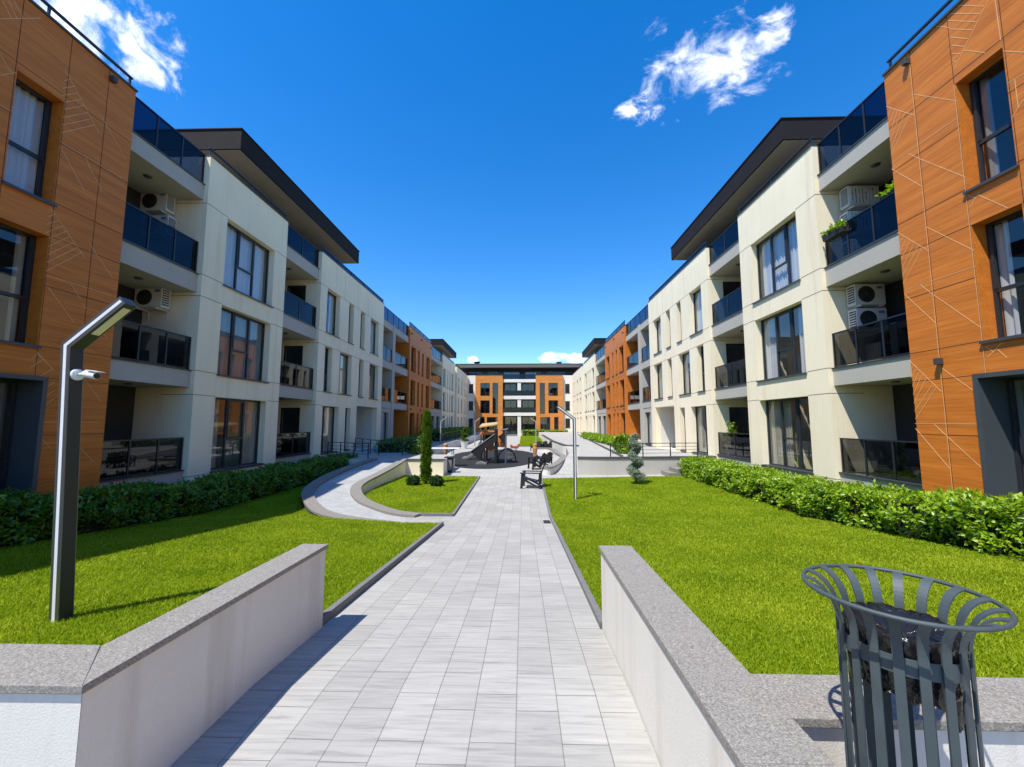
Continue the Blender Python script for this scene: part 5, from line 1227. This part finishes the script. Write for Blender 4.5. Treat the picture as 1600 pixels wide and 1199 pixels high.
# ------------------------------------------------------------------ slatted metal bin in the foreground
BX, BY = 1.651, 1.326
t = thing('trash_bin', 'slatted grey metal bin with a wide flared rim in the right foreground', 'trash bin', (BX, BY, 0))
RB, RT, HT = 0.147, 0.229, 1.1385
path = [(RB, 0.05), (RB, 0.5), (RB, 1.0), (RB, 1.025)]
for i in range(1, 13):
    a = (PI / 2) * i / 12; path.append((RB + (RT - RB - 0.004) * (1 - math.cos(a)) ** 1.0, 1.025 + (HT - 1.025) * math.sin(a)))
NS = 18
for s_ in range(NS):
    a0 = 2 * PI * (s_ + 0.35) / NS; c_, n_ = math.cos(a0), math.sin(a0)
    k = MB(); hw = 0.011; base = 0
    for i, (r, z) in enumerate(path):
        r0, z0 = path[max(i - 1, 0)]; r1, z1 = path[min(i + 1, len(path) - 1)]
        l_ = math.hypot(r1 - r0, z1 - z0); nr, nz = (z1 - z0) / l_ * .0025, -(r1 - r0) / l_ * .0025
        for sr, dr in ((-1, -1), (1, -1), (1, 1), (-1, 1)):
            rr = r + dr * nr; zz = z + dr * nz; w_ = hw * (1 + .12 * max(0, (z - .9) / .2))
            k.v.append((c_ * rr - n_ * sr * w_, n_ * rr + c_ * sr * w_, zz))
    for i in range(len(path) - 1):
        for q in range(4): k.f.append((4 * i + q, 4 * i + (q + 1) % 4, 4 * i + 4 + (q + 1) % 4, 4 * i + 4 + q)); k.m.append(0)
    k.f.append((0, 1, 2, 3)); k.m.append(0); e = 4 * (len(path) - 1); k.f.append((e, e + 1, e + 2, e + 3)); k.m.append(0)
    k.build('strap', M['bin_paint'], t)
k = MB(); k.tube([(RT * math.cos(2 * PI * i / 72), RT * math.sin(2 * PI * i / 72), HT) for i in range(73)], 0.0062, 10, caps=False); k.build('rim', M['bin_paint'], t, smooth=True)
for z0, z1 in ((0.962, 1.008), (0.08, 0.13)):
    k = MB(); r = RB - 0.006; k.lathe([(r, z0), (r + .003, z0), (r + .003, z1), (r, z1)], 0, 0, 64, closed=True); k.build('hoop', M['bin_paint'], t)
k = MB(); k.lathe([(0, 0), (RB + .02, 0), (RB + .02, .05), (0, .05)], 0, 0, 40); k.build('base_plate', M['bin_paint'], t)
# bag
def crumple(rad, z0, z1, n, m, amp, seed, jag=0.0, top=True):
    rs = np.random.default_rng(seed); k = MB(); ph = rs.uniform(0, 6, 8)
    for j in range(m + 1):
        q = j / m
        for i in range(n):
            a = 2 * PI * i / n
            w_ = math.sin(a * 5 + ph[0] + q * 4) * .35 + math.sin(a * 9 + ph[1] - q * 7) * .35 + math.sin(a * 17 + ph[2] + q * 9) * .3 + rs.normal(0, .35)
            r = rad * (1 - 0.1 * q) + amp * w_ - amp
            z = z1 + (z0 - z1) * q + (jag * (math.sin(a * 2 + ph[3]) * .6 + math.sin(a * 5 + ph[4]) * .4) if j == m else 0) + rs.normal(0, amp * .5)
            k.v.append((r * math.cos(a), r * math.sin(a), z))
    for j in range(m):
        for i in range(n):
            i2 = (i + 1) % n; k.f.append((j * n + i, j * n + i2, j * n + n + i2, j * n + n + i)); k.m.append(0)
    if top:
        b0 = 0
        for ring in range(1, 5):
            base = len(k.v); rr = rad * (1 - ring / 4.6)
            for i in range(n):
                a = 2 * PI * i / n; k.v.append((rr * math.cos(a), rr * math.sin(a), z1 - 0.012 * ring + rs.normal(0, amp * 1.4)))
            for i in range(n):
                i2 = (i + 1) % n; k.f.append((b0 + i, b0 + i2, base + i2, base + i)); k.m.append(0)
            b0 = base
        k.f.append(tuple(b0 + i for i in range(n))); k.m.append(0)
    return k
bg_ = crumple(RB - 0.010, 0.87, 1.055, 72, 9, 0.006, 4, 0.06)
tag(bg_.build('trash_bag', M['black_bag'], None, smooth=True), 'crumpled black plastic bag inside the slatted bin', 'trash bag').location = (BX, BY, 0)
# second bin by the play area
t = thing('trash_bin', 'dark square bin with a pale panel before the carved post near the cypress', 'trash bin', (-2.93, 19.45, -0.68))
k = MB(); k.mesh([(-.14, -.14, .04), (.14, -.14, .04), (.14, .14, .04), (-.14, .14, .04), (-.18, -.18, .68), (.18, -.18, .68), (.18, .18, .68), (-.18, .18, .68)], [(3, 2, 1, 0), (4, 5, 6, 7), (0, 1, 5, 4), (1, 2, 6, 5), (2, 3, 7, 6), (3, 0, 4, 7)]); bb = k.build('bin_body', M['play_black'], t, bevel=.01)
k = MB(); k.mesh([(-.03, -.152, .12), (.11, -.152, .12), (.14, -.182, .62), (-.03, -.182, .62), (-.03, -.148, .12), (.11, -.148, .12), (.14, -.178, .62), (-.03, -.178, .62)], [(0, 1, 2, 3), (0, 4, 5, 1), (3, 2, 6, 7), (0, 3, 7, 4), (1, 5, 6, 2)]); k.build('panel', M['play_grey'], t)
k = MB(); k.box(-.22, .22, -.22, .22, .68, .73); k.build('lid', M['play_black'], t, bevel=.012)
k = MB(); k.box(-.1, .1, -.1, .1, 0, .04); k.build('foot', M['play_black'], t)

# ------------------------------------------------------------------ playground
def totem(label, loc, h=0.95):
    t = thing('carved_post', label, 'post', loc, 0, 'carved wooden posts at the play surface')
    k = MB(); k.lathe([(0, 0), (.11, 0), (.12, .04), (.1, .08), (.13, .3), (.16, .6), (.15, .72), (.12, .76), (.15, .82), (.15, .9), (.09, h), (0, h)], 0, 0, 20); k.build('post_body', M['wood'], t, smooth=True)
    k = MB(); k.lathe([(0, 0), (.15, 0), (.15, .035), (0, .035)], 0, 0, 20); k.build('base_plate', M['play_black'], t)
    return t
tm = totem('turned wooden post standing behind the white stage wall and dark bin', (-4.55, 27.0, -0.67))
dup(tm, (1.33, 27.2, -0.67), 0, 'turned wooden post at the right edge of the black play surface')
PX = lambda px, y: 0.52 + (px - 816.6) * y / F
PZ = lambda py, y: 1.65 - (py - 660.6) * y / F
t = thing('play_tower', 'black and orange climbing tower with slides and a yellow roof on the round rubber surface', 'playground tower', (-1.3, 24.2, -0.668), world_children=True)
Y = 23.6
def post(px, top, y, r, mat='play_post'):
    k = MB(); x = PX(px, y); k.tube([(x, y, -0.67), (x, y, PZ(top, y))], r, 10); return k.build('post', M[mat], t)
post(775.5, 671, 23.6, 0.10, 'play_black'); post(790.5, 671.5, 23.5, 0.05); post(752, 667, 24.9, 0.05); post(776, 664, 25.4, 0.05); post(757.5, 665, 24.3, 0.045, 'play_orange'); post(761, 697, 23.7, .05, 'play_black')
k = MB(); k.tube([(PX(783, 23.5), 23.5, PZ(672.5, 23.5)), (PX(794, 23.5), 23.5, PZ(670.5, 23.5))], .05, 8); k.build('cross_arm', M['play_post'], t)
# black side panels of the twisting slide
poly = [(736, 705), (748, 695.5), (773.5, 678.5), (776, 677), (776, 690), (764, 697), (757, 702), (752.5, 709), (752, 716), (756, 723), (750, 719), (744, 712)]
for y in (23.45, 24.15):
    k = MB(); k.prism([(PX(a, 23.6), PZ(b_, 23.6)) for a, b_ in poly], 'y', y, y + .06); k.build('slide_side', M['play_black'], t)
k = MB(); k.tube([(PX(736, 23.6), 23.44, PZ(705, 23.6)), (PX(773.5, 23.6), 23.44, PZ(678, 23.6))], .025, 8); k.build('slide_edge', M['play_grey'], t)
k = MB(); k.prism([(PX(a, 23.6), PZ(b_, 23.6)) for a, b_ in ((776, 690), (764, 697), (757, 702), (752.5, 709), (752, 716), (757, 724), (754, 724), (749, 717), (749.5, 708), (754, 700), (762, 694.5), (776, 686))], 'y', 23.51, 24.15); k.build('slide_bed', M['play_black'], t)
k = MB(); k.prism([(PX(a, 23.4), PZ(b_, 23.4)) for a, b_ in ((744, 725.2), (745, 722), (752, 719.5), (759, 722), (762, 720), (761, 724.5), (757, 725.2))], 'y', 23.1, 23.5); k.build('slide_foot', M['play_grey'], t)
k = MB(); yb = 26.3; k.prism([(PX(a, yb), PZ(b_, yb)) for a, b_ in ((723, 716), (724, 713.5), (730, 712.5), (738, 708), (746, 698), (750, 690), (752, 690), (748, 700), (740, 712), (732, 716.5), (725, 717))], 'y', yb - .3, yb + .3); k.build('chute', M['play_grey'], t, bevel=.02)
# deck, panels, roof
k = MB(); k.box(PX(752, 24.6), PX(776, 24.6), 23.9, 25.4, PZ(679, 24.6), PZ(675.5, 24.6)); k.build('deck', M['play_orange'], t, bevel=.01)
k = MB(); k.box(PX(755, 24.6), PX(772, 24.6), 24.5, 24.6, PZ(697, 24.6), PZ(679.2, 24.6)); k.build('back_panel', M['play_black'], t)
k = MB(); k.mesh([(PX(750, 24), 23.7, PZ(668.5, 24)), (PX(777, 24), 23.7, PZ(664.5, 24)), (PX(777, 25), 25.6, PZ(661, 25)), (PX(752, 25), 25.6, PZ(664, 25)), (PX(750, 24), 23.7, PZ(666.5, 24)), (PX(777, 24), 23.7, PZ(662.8, 24)), (PX(777, 25), 25.6, PZ(659.5, 25)), (PX(752, 25), 25.6, PZ(662, 25))], [(3, 2, 1, 0), (4, 5, 6, 7), (0, 1, 5, 4), (1, 2, 6, 5), (2, 3, 7, 6), (3, 0, 4, 7)]); k.build('roof', M['play_yellow'], t)
k = MB()
for i in range(5):
    x = PX(765 + i * 2.4, 25.3); k.box(x, x + .045, 25.3, 25.34, PZ(672, 25.3), PZ(664.5, 25.3))
k.box(PX(764.5, 25.3), PX(776.5, 25.3), 25.28, 25.36, PZ(673, 25.3), PZ(671.8, 25.3)); k.build('balustrade', M['pot'], t)
k = MB(); k.prism([(PX(a, 24), PZ(b_, 24)) for a, b_ in ((777.5, 679.5), (790, 696.5), (790, 699), (777.5, 698))], 'y', 23.95, 24.0); k.build('climbing_panel', M['play_orange'], t)
k = MB(); k.prism([(PX(a, 24.3), PZ(b_, 24.3)) for a, b_ in ((760, 699), (769, 694), (774, 697.5), (774, 701), (768, 704), (760, 702))], 'y', 24.3, 24.35); k.build('climbing_panel', M['play_orange'], t)
k = MB(); k.prism([(PX(a, 23.8), PZ(b_, 23.8)) for a, b_ in ((778.5, 682), (783, 679), (789.5, 673), (789.5, 696))], 'y', 23.8, 23.84); k.build('shade_sail', M['play_black'], t)
k = MB(); n = 20; xa, xb = PX(777, 24.2), PX(807, 24.2); xm = (xa + xb) / 2; rx = (xb - xa) / 2; hz_ = PZ(700.5, 24.2) + .66
pin = [(xm + rx * math.cos(PI * i / n), -.66 + hz_ * math.sin(PI * i / n) ** .8) for i in range(n + 1)]; pii = [(xm + (rx - .07) * math.cos(PI * i / n), -.66 + (hz_ - .07) * max(0, math.sin(PI * i / n)) ** .8) for i in range(n + 1)]
for i in range(n): k.prism([pin[i], pin[i + 1], pii[i + 1], pii[i]], 'y', 24.0, 25.0)
k.build('tunnel', M['play_black'], t)
k = MB()
for i in range(6):
    x = xa + .1 + i * (rx - .1) / 4; k.box(x, x + .02, 23.97, 24.0, -.5, -.66 + hz_ * .82)
for z in (-.35, -.1): k.box(xa + .06, xb - .15, 23.95, 23.97, z, z + .02)
k.build('climbing_net', M['play_grey'], t)
k = MB(); k.box(PX(763, 23.9), PX(780, 23.9), 23.7, 24.5, -.66, -.42); k.build('step_block', M['play_black'], t, bevel=.03)
# spring rider
t = thing('spring_rider', 'small orange spring rider at the back of the play surface', 'spring toy', (-0.05, 32.6, -0.668), 0.4)
k = MB(); k.tube([(.09 * math.cos(i * .7), .09 * math.sin(i * .7), .02 + i * .009) for i in range(30)], .014, 6); k.build('spring', M['play_grey'], t)
k = MB(); k.prism([(-.34, .30), (.2, .28), (.36, .5), (.44, .62), (.3, .68), (.16, .5), (-.2, .48), (-.4, .62), (-.46, .5)], 'y', -.07, .07); k.build('body', M['play_red'], t, bevel=.02)
k = MB(); k.tube([(.2, -.2, .58), (.2, .2, .58)], .018, 8); k.build('handle', M['play_black'], t)
# white topped table on the left stage
t = thing('garden_table', 'long white topped table on slim legs behind the cypress', 'table', (-4.0, 22.2, -0.68))
k = MB(); k.box(-1.15, 1.15, -.35, .35, .93, .97); k.build('tabletop', M['pot'], t, bevel=.006)
for x, y in ((-.95, -.28), (.75, -.28), (-.95, .28), (.75, .28)):
    k = MB(); k.tube([(x, y, 0), (x, y, .93)], .025, 8); k.build('leg', M['play_grey'], t)

# ------------------------------------------------------------------ black railings
def rail_fence(label, pts, h=0.72, step=1.3, bars=4, r=.016):
    c0 = pts[0]; t = thing('railing', label, 'railing', c0, world_children=True)
    bb = MB()
    for (x0, y0, z0), (x1, y1, z1) in zip(pts[:-1], pts[1:]):
        L = math.hypot(x1 - x0, y1 - y0); n = max(1, round(L / step))
        for i in range(n + 1):
            if i == 0 and (x0, y0, z0) != pts[0]: continue
            q = i / n; k = MB(); x, y, z = x0 + (x1 - x0) * q, y0 + (y1 - y0) * q, z0 + (z1 - z0) * q
            k.box(x - .02, x + .02, y - .02, y + .02, z, z + h); k.build('post', M['rail'], t)
        for b_ in range(bars):
            zz = h * (1 - b_ * .24) - .01
            bb.tube([(x0, y0, z0 + zz), (x1, y1, z1 + zz)], r if b_ == 0 else .009, 8)
    bb.build('rail_bars', M['rail'], t)
rail_fence('black bar railing from the left passage to the end of the ramp', [(-9.3, 24.0, 0), (-6.75, 20.7, 0), (-4.4, 20.9, 0)], .75)
rail_fence('short black railing closing the end of the dark left hedge', [(-9.3, 20.6, 0), (-6.55, 18.75, 0.02)], .68)
rail_fence('black bar railing standing on the right retaining wall before the passage', [(4.5, 18.86, 0.1), (6.0, 19.0, 0.1), (8.6, 19.32, 0.1)], .62, 1.2)
rail_fence('black bar railing along the far left walkway', [(-6.0, 33, 0), (-6.2, 48, 0)], .8, 2.5)
